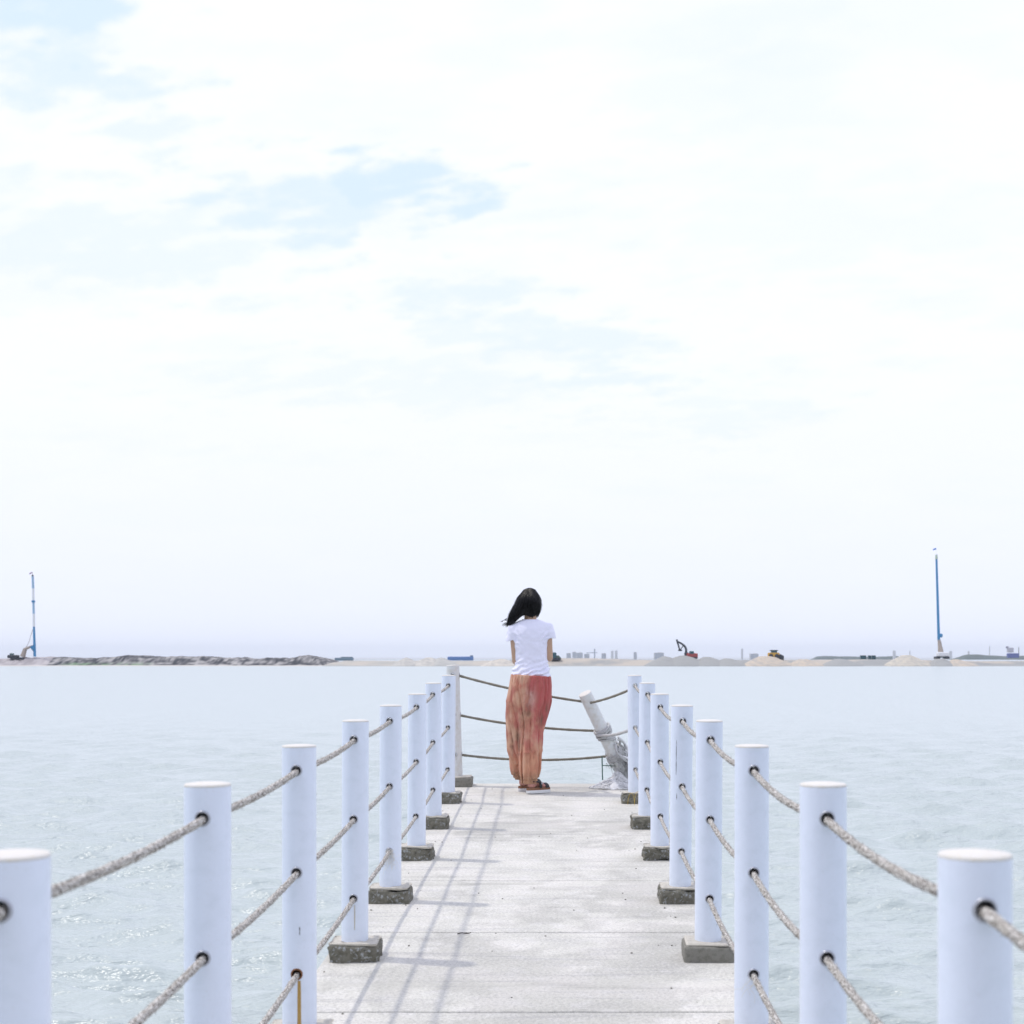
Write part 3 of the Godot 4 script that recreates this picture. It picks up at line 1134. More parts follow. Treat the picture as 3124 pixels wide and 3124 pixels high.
func make_posts() -> void:
	var body := post_mesh()
	var ring := eyelet_mesh()
	var cap_mb := MB.new()
	cap_mb.lathe([Vector2(0.0535, 0.0), Vector2(0.0538, 0.003), Vector2(0.0515, 0.0062), Vector2(0.035, 0.0085), Vector2(0.012, 0.0095)], 48, Vector3.ZERO)
	var cap := cap_mb.mesh()
	var depth := [0.0, 1.682, 2.63, 3.58, 4.58, 5.58, 6.65, 7.61, 8.64]
	var base := [0.0, 1.821, 1.82, 1.836, 1.861, 1.881, 1.904, 1.948, 1.984]
	var ord := ["", "nearest", "second", "third", "fourth", "fifth", "sixth", "seventh", "eighth"]
	var rough_left := [1, 1, 1, 1, 1, 1, 1, 1, 1]
	var first: Node3D
	for side in [-1, 1]:
		for k in range(1, 9):
			var z: float = depth[k] * SPACING
			var sn := "left" if side < 0 else "right"
			var label := "%s white railing post on the %s side of the pier" % [ord[k], sn] if k == 1 else "%s white railing post from the camera on the %s side of the pier" % [ord[k], sn]
			if side < 0 and k == 3:
				label = "white post on the left with a rust streak under its lowest hole"
			elif side < 0 and k == 5:
				label = "fifth left white post, fishing line tangled in its lowest hole"
			var o := thing("railing_post", label, "post", "white posts of the rope railing", Vector3(side * 0.715, base[k], -z))
			o.rotation = Vector3(rng.randfn(0.0, 0.0045), 0.0, rng.randfn(0.0, 0.0045)) * (0.25 if k < 3 else 1.0)
			part("shaft", body, M.post, o)
			var cp := part("cap", cap, M.cap, o)
			cp.position.y = 0.8842
			for y in HOLES:
				for turn in [0.0, PI]:
					var g := part("eyelet", ring, M.rusty_steel if side < 0 and k == 3 and y < 0.2 else M.steel, o)
					g.position.y = y
					g.rotation.y = turn
			# plinth: rough exposed aggregate, or smooth mortar on a few
			var low := deck(z)
			var tall: float = base[k] - low
			var smooth_one: bool = side > 0 and k <= 4
			var bl := part("plinth", rough_block(Vector3(0.205, tall + 0.006, 0.20), 100 + k + (20 if side > 0 else 0), 0.003 if smooth_one else 0.013), M.block if smooth_one else M.aggregate, o)
			bl.position = Vector3(0.0, -tall - 0.012, 0.0)
			bl.rotation.y = rng.randfn(0.0, 0.03)
			var top := MB.new()
			top.box(Vector3(0, -0.004, 0), Vector3(0.186, 0.013, 0.182), 0.006, Basis(Vector3.UP, bl.rotation.y))
			part("mortar_top", top.mesh() if smooth_one else rough_block(Vector3(0.196, 0.014, 0.19), 300 + k + (20 if side > 0 else 0), 0.006), M.mortar, o).position.y = 0.0 if smooth_one else -0.0115
			posts[side * k] = o
	# rust run below the lowest hole of the third left post
	var p3: Node3D = posts[-3]
	part("rust_streak", patch(0.054, [[0.156, 0.0045], [0.13, 0.0055], [0.09, 0.0058], [0.05, 0.0058], [0.003, 0.0062]], 0.008), M.rust, p3)
	part("scuff", patch(0.054, [[0.325, 0.0008], [0.318, 0.0022], [0.312, 0.0008], [0.305, 0.0016], [0.298, 0.0006]], 0.010), M.scuff, p3)
	part("rust_streak", patch(0.054, [[0.15, 0.002], [0.10, 0.003], [0.05, 0.0015]], 0.006), M.mortar, posts[-4])
	part("scuff", patch(0.054, [[0.72, 0.0007], [0.66, 0.0016], [0.62, 0.0008], [0.60, 0.0018], [0.55, 0.0006]], -0.030), M.scuff, posts[5])
	part("scuff", patch(0.054, [[0.46, 0.0006], [0.44, 0.0016], [0.43, 0.0005]], -0.026), M.scuff, posts[5])
	part("scuff", patch(0.054, [[0.25, 0.0006], [0.247, 0.0024], [0.244, 0.0006]], -0.01), M.scuff, posts[-1])
	# a nest of fishing line in the lowest hole of the fifth left post
	var mb := MB.new()
	for k in 34:
		var a := Vector3(rng.randf_range(-0.01, 0.012), 0.178 + rng.randf_range(-0.006, 0.012), 0.060)
		var pts := [a]
		for q in 4:
			a += Vector3(rng.randf_range(-0.014, 0.018), rng.randf_range(-0.045, 0.012), rng.randf_range(-0.002, 0.006))
			a.z = maxf(a.z, sqrt(maxf(0.0, 0.054 * 0.054 - a.x * a.x)) + 0.002)
			pts.append(a)
		mb.tube(smooth_path(pts, 4), 0.0007, 0.0005, 4)
	part("fishing_line", mb.mesh(), M.thread, posts[-5])
	mb = MB.new()
	for k in 7:
		var a := Vector3(rng.randf_range(-0.008, 0.010), 0.172, 0.062)
		var pts := [a]
		for q in 4:
			a += Vector3(rng.randf_range(-0.022, 0.020), rng.randf_range(-0.03, 0.004), rng.randf_range(-0.002, 0.004))
			a.z = maxf(a.z, sqrt(maxf(0.0, 0.054 * 0.054 - a.x * a.x)) + 0.002)
			pts.append(a)
		mb.tube(smooth_path(pts, 4), 0.0006, 0.0005, 4)
	part("fishing_line", mb.mesh(), M.thread, posts[3])
	# yellow string by the eighth right post
	var ys := thing("yellow_string", "loops of thin yellow string by the far right plinth", "string")
	mb = MB.new()
	for k in 2:
		var c: Vector3 = Vector3(0.675 + 0.05 * k, deck(11.22) + 0.004, -11.24)
		var hgt := rng.randf_range(0.06, 0.115)
		var wd := rng.randf_range(0.012, 0.03)
		var pts := []
		for q in 9:
			var a := PI * q / 8.0
			pts.append(c + Vector3(-cos(a) * wd, sin(a) * hgt, 0.02 * sin(a * 2.0 + k) + 0.03))
		mb.tube(smooth_path(pts, 3), 0.0013, 0.0013, 5)
	part("strand", mb.mesh(), M.yellow, ys)


func make_litter() -> void:
	var tw := thing("twig", "small dark twig lying across a joint of the deck", "twig")
	var c := Vector3(-0.30, deck(6.52) + 0.004, -6.52)
	var mb := MB.new()
	mb.tube(smooth_path([c + Vector3(-0.030, 0, 0.004), c + Vector3(-0.01, 0.003, 0), c + Vector3(0.012, 0.001, 0.003), c + Vector3(0.030, 0.004, -0.004)], 4), 0.003, 0.0018, 6)
	mb.tube(smooth_path([c, c + Vector3(0.01, 0.006, 0.012), c + Vector3(0.024, 0.003, 0.02)], 4), 0.0022, 0.001, 6)
	part("stem", mb.mesh(), mat(lin(0.05, 0.04, 0.035), 0.9), tw)
	mb = MB.new()
	var r := RandomNumberGenerator.new()
	r.seed = 5
	for k in 150:
		var z := r.randf_range(4.8, 12.5)
		var x := r.randf_range(-0.8, 0.8)
		if r.randf() < 0.55:
			x = signf(x) * (0.8 - 0.22 * pow(r.randf(), 2.0))
		var p := Vector3(x, deck(z), -z)
		var sz := r.randf_range(0.0015, 0.006)
		mb.box(p + Vector3(0, sz * 0.4, 0), Vector3(sz * 1.6, sz, sz * 1.2), sz * 0.25, Basis(Vector3.UP, r.randf() * TAU))
	var g := part("grit", mb.mesh(), M.block, self)
	g.set_meta("kind", "stuff")
	g.set_meta("label", "loose grit scattered over the deck")
	g.set_meta("category", "grit")


# thin mark that follows the front of a post: [[height, half width], ...] round the offset x
func patch(r: float, prof: Array, x0: float) -> ArrayMesh:
	var mb := MB.new()
	for p in prof:
		for q in 7:
			var x: float = x0 + p[1] * (q / 3.0 - 1.0)
			mb.put(Vector3(x, p[0], sqrt(r * r - x * x) + (0.0 if q == 0 or q == 6 else 0.0007)))
	for a in prof.size() - 1:
		for b in 6:
			mb.quad(a * 7 + b, a * 7 + b + 1, a * 7 + b + 8, a * 7 + b + 7)
	if (mb.v[mb.i[2]] - mb.v[mb.i[0]]).cross(mb.v[mb.i[1]] - mb.v[mb.i[0]]).z < 0.0:
		for k in range(0, mb.i.size(), 3):
			var t := mb.i[k + 1]
			mb.i[k + 1] = mb.i[k + 2]
			mb.i[k + 2] = t
	return mb.mesh()


func corner_post_hole(k: int) -> Vector3:
	return Vector3(-0.725 - 0.028 * HOLES[k] / 0.9, 2.015 + HOLES[k] * 1.045, -12.5)


func make_ropes() -> void:
	var row := ["top", "middle", "bottom"]
	for side in [-1, 1]:
		for k in 3:
			var o := thing("railing_rope", "%s rope threaded through the posts of the %s railing" % [row[k], "left" if side < 0 else "right"], "rope", "ropes of the railing")
			var pts := [Vector3(side * 0.715, 1.83 + HOLES[k], -0.86)]
			for q in range(1, 9):
				pts.append((posts[side * q] as Node3D).transform * Vector3(0, HOLES[k] - 0.002, 0))
			if side < 0:
				pts.append(corner_post_hole(k))
			for q in pts.size() - 1:
				var a: Vector3 = pts[q]
				var b: Vector3 = pts[q + 1]
				var sag := (0.009 if side < 0 else 0.020) * rng.randf_range(0.8, 1.25)
				# level while inside the post, then the sagging run
				var d := (b - a).normalized() * 0.056
				var path := PackedVector3Array([a])
				path.append_array(hang(a + d + Vector3(0, -0.002, 0), b - d + Vector3(0, -0.002, 0), sag, 18))
				path.append(b)
				var mb := MB.new()
				mb.rope(path, 0.0102, 0.052, 0.30, 12 if q < 5 else 9, 0.008 if q < 5 else 0.012)
				# loose fibres
				for w in (150 if q < 5 else 40):
					var at_p := path[1 + rng.randi() % 17].lerp(path[2 + rng.randi() % 17], 0.0)
					var seg := rng.randi_range(1, 17)
					at_p = path[seg].lerp(path[seg + 1], rng.randf())
					var out := Vector3(rng.randfn(0.0, 1.0), rng.randfn(0.0, 1.0), rng.randfn(0.0, 0.3)).normalized()
					var tip := at_p + out * rng.randf_range(0.012, 0.0165) + Vector3(0, 0, rng.randf_range(-0.012, 0.012))
					mb.tube(PackedVector3Array([at_p + out * 0.007, tip]), 0.0007, 0.0003, 3, false)
				part("rope_span", mb.mesh(), M.rope, o)


func make_corner() -> void:
	# left corner post, a little out of plumb and weathered
	var o := thing("railing_post", "weathered white corner post at the far left end of the pier", "post", "white posts of the rope railing", Vector3(-0.722, 2.017, -12.5))
	o.rotation = Vector3(0.0, 0.0, 0.031)
	var body := post_mesh()
	var shaft := part("shaft", body, M.old_post, o)
	shaft.scale = Vector3(1.0, 1.045, 1.0)
	var mb := MB.new()
	mb.lathe([Vector2(0.0535, 0.0), Vector2(0.0538, 0.003), Vector2(0.0515, 0.0062), Vector2(0.012, 0.0085)], 40, Vector3(0, 0.9240, 0))
	part("cap", mb.mesh(), M.cap, o)
	var ring := eyelet_mesh()
	for y in HOLES:
		for turn in [0.0, PI / 2]:
			var g := part("eyelet", ring, M.steel, o)
			g.position.y = y * 1.045
			g.rotation.y = turn
	var pl := part("plinth", rough_block(Vector3(0.25, 0.082, 0.23), 777, 0.003), M.block, o)
	pl.position = Vector3(0.01, -0.086, 0.0)
	pl.rotation.z = -0.031
	var mt := MB.new()
	mt.box(Vector3.ZERO, Vector3(0.235, 0.010, 0.21), 0.004)
	part("mortar_top", mt.mesh(), M.mortar, o).position = Vector3(0.01, -0.003, 0.0)

	# broken right corner post, leaning in over the deck
	var foot := Vector3(0.722, deck(12.45) + 0.004, -12.45)
	var axis := Vector3(-0.385, 0.80, 0.27).normalized()
	var tall := 0.90
	var lp := thing("leaning_post", "broken white post leaning to the left, wrapped in old rope", "post", "", foot)
	var bx := axis.cross(Vector3.BACK).normalized()
	lp.basis = Basis(bx, axis, bx.cross(axis))
	mb = MB.new()
	mb.lathe([Vector2(0.050, -0.01), Vector2(0.054, 0.01), Vector2(0.054, tall - 0.003), Vector2(0.0525, tall)], 48, Vector3.ZERO)
	part("shaft", mb.mesh(), M.old_post, lp)
	mb = MB.new()
	mb.lathe([Vector2(0.0518, tall - 0.001), Vector2(0.0505, tall + 0.0025), Vector2(0.03, tall + 0.0035), Vector2(0.01, tall + 0.002)], 40, Vector3.ZERO)
	part("cap", mb.mesh(), M.cap, lp)
	var top_hole := foot + axis * (tall - 0.085)

	# ropes across the end of the pier
	var wrap1 := foot + axis * (tall * 0.60)
	var wrap2 := foot + axis * (tall * 0.335)
	var r8 := Vector3(0.715, 1.984, -8.64 * SPACING)
	var ends := [[corner_post_hole(0), top_hole, 0.022, "top"], [corner_post_hole(1), wrap1, 0.03, "middle"], [corner_post_hole(2), wrap2, 0.042, "bottom"]]
	for e in ends:
		var ro := thing("end_rope", "%s dark twisted rope across the far end of the pier" % e[3], "rope", "ropes across the end of the pier")
		mb = MB.new()
		mb.rope(hang(e[0] + Vector3(0.03, 0, 0), e[1], e[2], 24), 0.0112, 0.055, 0.30, 12, 0.007)
		part("rope_span", mb.mesh(), M.dark_rope, ro)
	var tie := thing("tie_rope", "short rope from the leaning post's top to the right railing", "rope")
	mb = MB.new()
	mb.rope(hang(top_hole + Vector3(0.0, -0.005, 0.02), r8 + Vector3(-0.01, HOLES[0] - 0.02, 0.0), 0.012, 12), 0.0105, 0.055, 0.28, 12, 0.007)
	part("rope_span", mb.mesh(), M.dark_rope, tie)
	tie = thing("tie_rope", "pale rope tied round the leaning post's middle and the right railing", "rope")
	mb = MB.new()
	var w1: Array = []
	for k in 40:
		var a := TAU * k / 16.0
		w1.append(wrap1 + lp.basis * Vector3(cos(a) * 0.064, 0.02 * sin(a * 0.5 + 0.6) - 0.0006 * k, sin(a) * 0.064))
	for k in 5:
		var t := (k + 1) / 5.0
		w1.append((w1[39] as Vector3).lerp(r8 + Vector3(-0.01, HOLES[1] - 0.01, 0.0), t) + Vector3(0, -0.02 * sin(PI * t), 0))
	mb.rope(smooth_path(w1, 4), 0.0125, 0.06, 0.28, 10, 0.009)
	part("rope_span", mb.mesh(), M.grey_rope, tie)

	var tangle := thing("rope_tangle", "frayed grey rope and netting bundled round the leaning post's foot", "rope")
	var coil := func(level: float, turns: float, rad: float, tilt: float, thick: float, m: Material) -> void:
		var q := MB.new()
		var pts := []
		for k in int(turns * 14) + 1:
			var a := TAU * k / 14.0
			pts.append(foot + axis * (tall * level) + lp.basis * Vector3(cos(a) * rad, tilt * cos(a + 0.7) + 0.018 * a / TAU, sin(a) * rad) + Vector3(rng.randf(), rng.randf(), rng.randf()) * 0.004)
		q.rope(smooth_path(pts, 4), thick, 0.06, 0.28, 9, 0.01)
		part("coil", q.mesh(), m, tangle)
	coil.call(0.60, 1.6, 0.066, 0.012, 0.011, M.grey_rope)
	coil.call(0.50, 1.3, 0.064, -0.028, 0.009, M.grey_rope)
	coil.call(0.335, 2.2, 0.066, 0.02, 0.011, M.grey_rope)
	coil.call(0.28, 1.4, 0.068, -0.02, 0.010, M.grey_rope)
	# loose bights down the right of the post
	for k in 11:
		var t0 := rng.randf_range(0.30, 0.50)
		var pts := []
		var ang := rng.randf_range(-1.0, 1.4)
		for q in 6:
			var t := lerpf(t0, rng.randf_range(-0.02, 0.12), q / 5.0)
			ang += rng.randf_range(-1.1, 1.1)
			var rad := 0.062 + rng.randf_range(0.0, 0.05) + 0.02 * sin(PI * q / 5.0)
			pts.append(foot + axis * (tall * maxf(t, 0.03)) + lp.basis * Vector3(cos(ang) * rad, 0, sin(ang) * rad))
		for p in pts.size():
			pts[p].y = maxf(pts[p].y, foot.y + 0.012)
			pts[p].x = minf(pts[p].x, 0.80)
		var q2 := MB.new()
		q2.rope(smooth_path(pts, 6), rng.randf_range(0.007, 0.0115), 0.05, 0.28, 8, 0.01)
		part("bight", q2.mesh(), M.net if k % 2 == 0 else M.grey_rope, tangle)
	# shreds of netting, too many to count
	mb = MB.new()
	for k in 190:
		var t := pow(rng.randf(), 1.3) * 0.36
		var ang := rng.randf_range(-2.4, 2.6)
		var pts := []
		var rad := 0.058 + rng.randf_range(0.0, 0.045) * (1.0 - t)
		for q in 4:
			pts.append(foot + axis * (tall * maxf(0.02, t)) + lp.basis * Vector3(cos(ang) * rad, 0, sin(ang) * rad))
			t -= rng.randf_range(-0.06, 0.09)
			ang += rng.randf_range(-0.5, 0.5)
			rad += rng.randf_range(-0.01, 0.012)
		for p in pts.size():
			pts[p].y = maxf(pts[p].y, foot.y + 0.004)
		mb.tube(smooth_path(pts, 3), rng.randf_range(0.002, 0.0045), 0.002, 5)
	var sh := part("netting", mb.mesh(), M.grey_rope, tangle)
	sh.set_meta("kind", "stuff")
	# green cord hanging from the bottom rope
	mb = MB.new()
	mb.rope(hang(wrap2 + Vector3(-0.105, -0.005, 0.05), Vector3(wrap2.x - 0.10, foot.y + 0.06, wrap2.z + 0.06), 0.0, 8), 0.0055, 0.04, 0.28, 8, 0.008)
	mb.rope(hang(wrap2 + Vector3(-0.10, -0.08, 0.05), foot + axis * 0.20 + Vector3(-0.03, 0, 0.05), 0.0, 6), 0.004, 0.04, 0.28, 8, 0.008)
	part("cord", mb.mesh(), M.cord, tangle)

	var pile := thing("net_pile", "heap of white fishing net lying on the deck by the leaning post", "fishing net")
	var centre := Vector3(0.585, deck(12.3), -12.32)
	mb = MB.new()
	var nn := noise(91, 9.0, 4)
	for a in 15:
		var f := a / 14.0
		for b in 40:
			var an := TAU * b / 40.0
			var ex := (0.175 + 0.05 * nn.get_noise_2d(cos(an) * 0.2, sin(an) * 0.2 + 3.0)) * f
			var p := centre + Vector3(cos(an) * ex, 0, sin(an) * ex * 0.62)
			p.y += (0.105 * (1.0 - pow(f, 1.5)) * (1.0 + 0.35 * cos(an)) + 0.05 * nn.get_noise_3d(p.x * 1.4, 0, p.z * 1.4) * (1.0 - f * 0.8)) if a < 14 else -0.001
			mb.put(p)
	for a in 14:
		for b in 40:
			mb.quad(a * 40 + b, a * 40 + (b + 1) % 40, (a + 1) * 40 + (b + 1) % 40, (a + 1) * 40 + b)
	mb.outward(0)
	part("heap", mb.mesh(), M.net, pile)
	mb = MB.new()
	for k in 230:
		var an := rng.randf() * TAU
		var f := sqrt(rng.randf())
		var pts := []
		for q in 5:
			var p := centre + Vector3(cos(an) * 0.18 * f, 0, sin(an) * 0.11 * f)
			p.y += 0.105 * (1.0 - pow(minf(f, 1.0), 1.5)) * (1.0 + 0.35 * cos(an)) + rng.randf_range(0.002, 0.014)
			pts.append(p)
			an += rng.randf_range(-0.4, 0.4)
			f = clampf(f + rng.randf_range(-0.1, 0.18), 0.0, 1.12)
		mb.tube(smooth_path(pts, 3), rng.randf_range(0.002, 0.005), 0.002, 5)
	sh = part("strands", mb.mesh(), M.net, pile)
	sh.set_meta("kind", "stuff")


# ------------------------------------------------------------------ machines on the island
func limb(a: Vector3, b: Vector3, wa: float, wb: float) -> MB:
	var mb := MB.new()
	var t := (b - a).normalized()
	var s := t.cross(Vector3.BACK).normalized()
	var rings := []
	for e in [[a, wa], [b, wb]]:
		var w: float = e[1] * 0.5
		rings.append(PackedVector3Array([e[0] + s * w + Vector3(0, 0, w), e[0] - s * w + Vector3(0, 0, w), e[0] - s * w - Vector3(0, 0, w), e[0] + s * w - Vector3(0, 0, w)]))
	mb.loft(rings)
	return mb


func bar(called: String, a: Vector3, b: Vector3, wa: float, wb: float, m: Material, o: Node3D) -> MeshInstance3D:
	return part(called, limb(a, b, wa, wb).mesh(), m, o)


func flag(o: Node3D, at: Vector3, m: Material) -> void:
	var mb := MB.new()
	var rings := []
	for k in 7:
		var f := k / 6.0
		var y := 0.1 * sin(f * 5.0)
		var x := -1.35 * f
		rings.append(PackedVector3Array([at + Vector3(x, y - 0.3 - 0.2 * f, 0.3 * sin(f * 6.0)), at + Vector3(x, y + 0.35 - 0.2 * f, 0.3 * sin(f * 6.0)), at + Vector3(x, y + 0.35 - 0.2 * f, 0.3 * sin(f * 6.0) - 0.05), at + Vector3(x, y - 0.3 - 0.2 * f, 0.3 * sin(f * 6.0) - 0.05)]))
	mb.loft(rings)
	part("flag", mb.mesh(), m, o)


func tracks(o: Node3D, at: Vector3, length: float, gauge: float, m: Material) -> void:
	for s in [-1.0, 1.0]:
		var mb := MB.new()
		var rings := []
		for q in [-0.3, 0.3]:
			var ring := PackedVector3Array()
			for k in 20:
				var a := TAU * k / 20.0
				ring.append(at + Vector3(cos(a) * 0.45 + signf(cos(a)) * (length * 0.5 - 0.45), 0.45 + sin(a) * 0.45, s * gauge * 0.5 + q))
			rings.append(ring)
		mb.loft(rings)
		part("track", mb.mesh(), m, o)


var D := 600.0


func make_machines() -> void:
	var blue := mat(lin(0.06, 0.24, 0.46), 0.5)
	var pale_blue := mat(lin(0.30, 0.46, 0.62), 0.5)
	var white := mat(lin(0.72, 0.74, 0.76), 0.5)
	var dark := mat(lin(0.035, 0.04, 0.05), 0.6)
	var teal := mat(lin(0.03, 0.09, 0.11), 0.4)
	var red := mat(lin(0.33, 0.06, 0.055), 0.5)
	var yellow := mat(lin(0.55, 0.32, 0.05), 0.5)
	var tan_c := mat(lin(0.36, 0.31, 0.27), 0.6)
	var rusty := mat(lin(0.30, 0.26, 0.25), 0.7)

	# piling rig on the left: an excavator holding a tall jointed pile
	D = 612.0
	var P := func(x: float, y: float, dz := 0.0) -> Vector3: return seen(x, y, D) + Vector3(0, 0, dz)
	var o := thing("piling_rig", "tall blue and white banded mast held by an excavator arm on the rubble spit", "piling rig")
	var bands := [[99.7, 1757.0, 101.2, 1795.0, pale_blue], [101.2, 1795.0, 101.9, 1833.0, white], [102.0, 1837.0, 103.0, 1872.0, pale_blue], [103.0, 1872.0, 103.6, 1912.0, white], [103.6, 1912.0, 106.2, 2003.0, blue]]
	for b in bands:
		bar("mast_section", P.call(b[0], b[1]), P.call(b[2], b[3]), 0.68, 0.75 if b[4] != blue else 0.9, b[4], o)
	bar("collar", P.call(101.8, 1832.0), P.call(102.0, 1838.0), 1.15, 1.15, blue, o)
	bar("mast_tip", P.call(99.4, 1752.0), P.call(99.7, 1758.0), 0.12, 0.8, dark, o)
	bar("bracket", P.call(98.0, 1971.0), P.call(104.5, 1984.0), 1.6, 1.0, blue, o)
	bar("boom", P.call(69.0, 2004.0), P.call(77.0, 1979.0), 1.7, 1.2, tan_c, o)
	bar("arm", P.call(76.0, 1980.0), P.call(99.0, 1971.0), 1.0, 0.7, tan_c, o)
	bar("hydraulic_ram", P.call(73.0, 2002.0), P.call(80.0, 1982.0), 0.35, 0.35, dark, o)
	bar("cable", P.call(99.4, 1921.0), P.call(88.0, 1960.0), 0.14, 0.14, rusty, o)
	bar("cable", P.call(88.0, 1960.0), P.call(76.5, 1979.0), 0.14, 0.14, rusty, o)
	var mb := MB.new()
	mb.box(P.call(41.0, 2003.0), Vector3(4.2, 1.3, 2.6), 0.2)
	part("engine_house", mb.mesh(), dark, o)
	mb = MB.new()
	mb.box(P.call(36.0, 1999.0), Vector3(1.5, 1.7, 1.4), 0.2)
	part("cab", mb.mesh(), teal, o)
	tracks(o, P.call(56.0, 2012.0), 5.5, 2.6, dark)
	bar("flag_pole", P.call(99.5, 1753.0), P.call(99.2, 1745.0), 0.05, 0.04, dark, o)
	flag(o, P.call(99.2, 1748.0), mat(lin(0.45, 0.36, 0.44), 0.8))

	# piling rig on the right, seen from behind
	D = 614.0
	o = thing("piling_rig", "tall plain blue mast on a grey tapered boom on the right of the island", "piling rig")
	bar("mast_section", P.call(2857.0, 1706.0), P.call(2864.0, 1952.0), 0.68, 0.95, blue, o)
	bar("mast_tip", P.call(2856.8, 1692.0), P.call(2857.0, 1706.0), 0.7, 0.95, mat(lin(0.45, 0.55, 0.45), 0.6), o)
	mb = MB.new()
	mb.box(P.call(2869.0, 1939.0), Vector3(1.8, 1.6, 1.2), 0.4)
	part("winch", mb.mesh(), blue, o)
	bar("winch_arm", P.call(2863.0, 1942.0), P.call(2870.0, 1938.0), 0.6, 0.6, blue, o)
	bar("boom", P.call(2864.0, 1952.0, 0.5), P.call(2867.5, 1992.0, 1.5), 1.0, 1.9, tan_c, o)
	mb = MB.new()
	mb.box(P.call(2870.0, 1996.5, 3.0), Vector3(4.6, 1.9, 3.0), 0.35)
	part("counterweight", mb.mesh(), white, o)
	mb = MB.new()
	mb.box(P.call(2869.0, 2002.5, 2.6), Vector3(4.0, 1.1, 2.6), 0.2)
	part("turntable", mb.mesh(), teal, o)
	for s in [-1.0, 1.0]:
		bar("stanchion", P.call(2870.0 + s * 13.5, 1990.0, 2.6), P.call(2870.0 + s * 13.0, 2003.0, 2.6), 0.35, 0.35, rusty, o)
	for s in [-1.0, 1.0]:
		mb = MB.new()
		mb.box(P.call(2868.0 + s * 14.0, 2006.5, 2.4), Vector3(1.6, 1.0, 5.0), 0.2)
		part("track", mb.mesh(), dark, o)
	bar("flag_pole", P.call(2856.8, 1692.0), P.call(2856.0, 1672.0), 0.06, 0.04, white, o)
	flag(o, P.call(2856.5, 1675.0), mat(lin(0.10, 0.25, 0.62), 0.8))

	# excavator with its arm raised
	D = 607.0
	o = thing("excavator", "red excavator with its dark arm raised on the grey heap", "excavator")
	mb = MB.new()
	mb.box(P.call(2111.0, 2000.5), Vector3(4.6, 2.0, 2.8), 0.3)
	part("engine_house", mb.mesh(), red, o)
	mb = MB.new()
	mb.box(P.call(2109.5, 1994.0, 0.6), Vector3(1.9, 2.0, 1.5), 0.2)
	part("cab", mb.mesh(), teal, o)
	tracks(o, P.call(2108.0, 2011.0), 5.0, 2.6, dark)
	bar("boom_foot", P.call(2102.0, 1998.0), P.call(2090.0, 1994.0), 1.4, 1.6, dark, o)
	mb = MB.new()
	mb.tube(smooth_path([P.call(2090.0, 1997.0), P.call(2093.5, 1985.0), P.call(2089.0, 1972.0), P.call(2078.0, 1963.0), P.call(2065.0, 1957.0)], 4), 0.55, 0.38, 6)
	part("boom", mb.mesh(), dark, o)
	bar("stick", P.call(2064.5, 1951.0), P.call(2074.0, 1984.0), 0.75, 0.5, dark, o)
	bar("hydraulic_ram", P.call(2084.0, 1971.0), P.call(2074.5, 1983.0), 0.4, 0.3, dark, o)
	mb = MB.new()
	mb.box(P.call(2075.0, 1984.0), Vector3(1.6, 0.7, 1.2), 0.2)
	part("bucket", mb.mesh(), dark, o)

	# wheel loader
	o = thing("loader", "yellow loader with dark bucket on the cream sand heap", "loader")
	mb = MB.new()
	mb.box(P.call(2360.0, 1997.5), Vector3(4.6, 1.7, 2.4), 0.25)
	part("body", mb.mesh(), yellow, o)
	mb = MB.new()
	mb.box(P.call(2361.0, 1989.0), Vector3(2.4, 1.6, 1.8), 0.15)
	part("cab", mb.mesh(), teal, o)
	mb = MB.new()
	mb.box(P.call(2361.0, 1984.5), Vector3(3.3, 0.3, 2.2), 0.1)
	part("cab_roof", mb.mesh(), dark, o)
	for x in [2351.0, 2369.0]:
		for s in [-1.0, 1.0]:
			mb = MB.new()
			mb.lathe([Vector2(0.3, -0.25), Vector2(0.85, -0.22), Vector2(0.85, 0.22), Vector2(0.3, 0.25)], 18, P.call(x, 2001.0, s * 1.1), Basis(Vector3.RIGHT, PI / 2))
			part("wheel", mb.mesh(), dark, o)
	bar("lift_arm", P.call(2366.0, 1997.0, 0.8), P.call(2380.0, 2004.0, 0.8), 0.7, 0.5, dark, o)
	mb = MB.new()
	mb.box(P.call(2382.0, 2004.5), Vector3(3.2, 1.9, 2.6), 0.3, Basis(Vector3.BACK, -0.5), Vector2(0.6, 1.0))
	part("bucket", mb.mesh(), dark, o)

	# dark machine half hidden by the woman's elbow
	D = 611.0
	o = thing("bulldozer", "dark green machine showing just right of the woman's elbow", "bulldozer")
	mb = MB.new()
	mb.box(P.call(1688.0, 2000.0), Vector3(2.6, 2.6, 2.2), 0.3)
	part("cab", mb.mesh(), teal, o)
	mb = MB.new()
	mb.box(P.call(1699.0, 2005.0), Vector3(3.6, 1.5, 2.2), 0.4, Basis.IDENTITY, Vector2(0.6, 0.8))
	part("bonnet", mb.mesh(), mat(lin(0.06, 0.09, 0.07), 0.6), o)
	tracks(o, P.call(1693.0, 2014.0), 5.0, 2.2, dark)

	# dark tanks
	D = 630.0
	var spots := [[2633.0, 16.5, "widest of three dark teal boxes on the sand, the left one"], [2652.5, 7.5, "smallest dark teal box, the middle of three on the sand"], [2665.0, 10.5, "right one of three dark teal boxes on the sand"]]
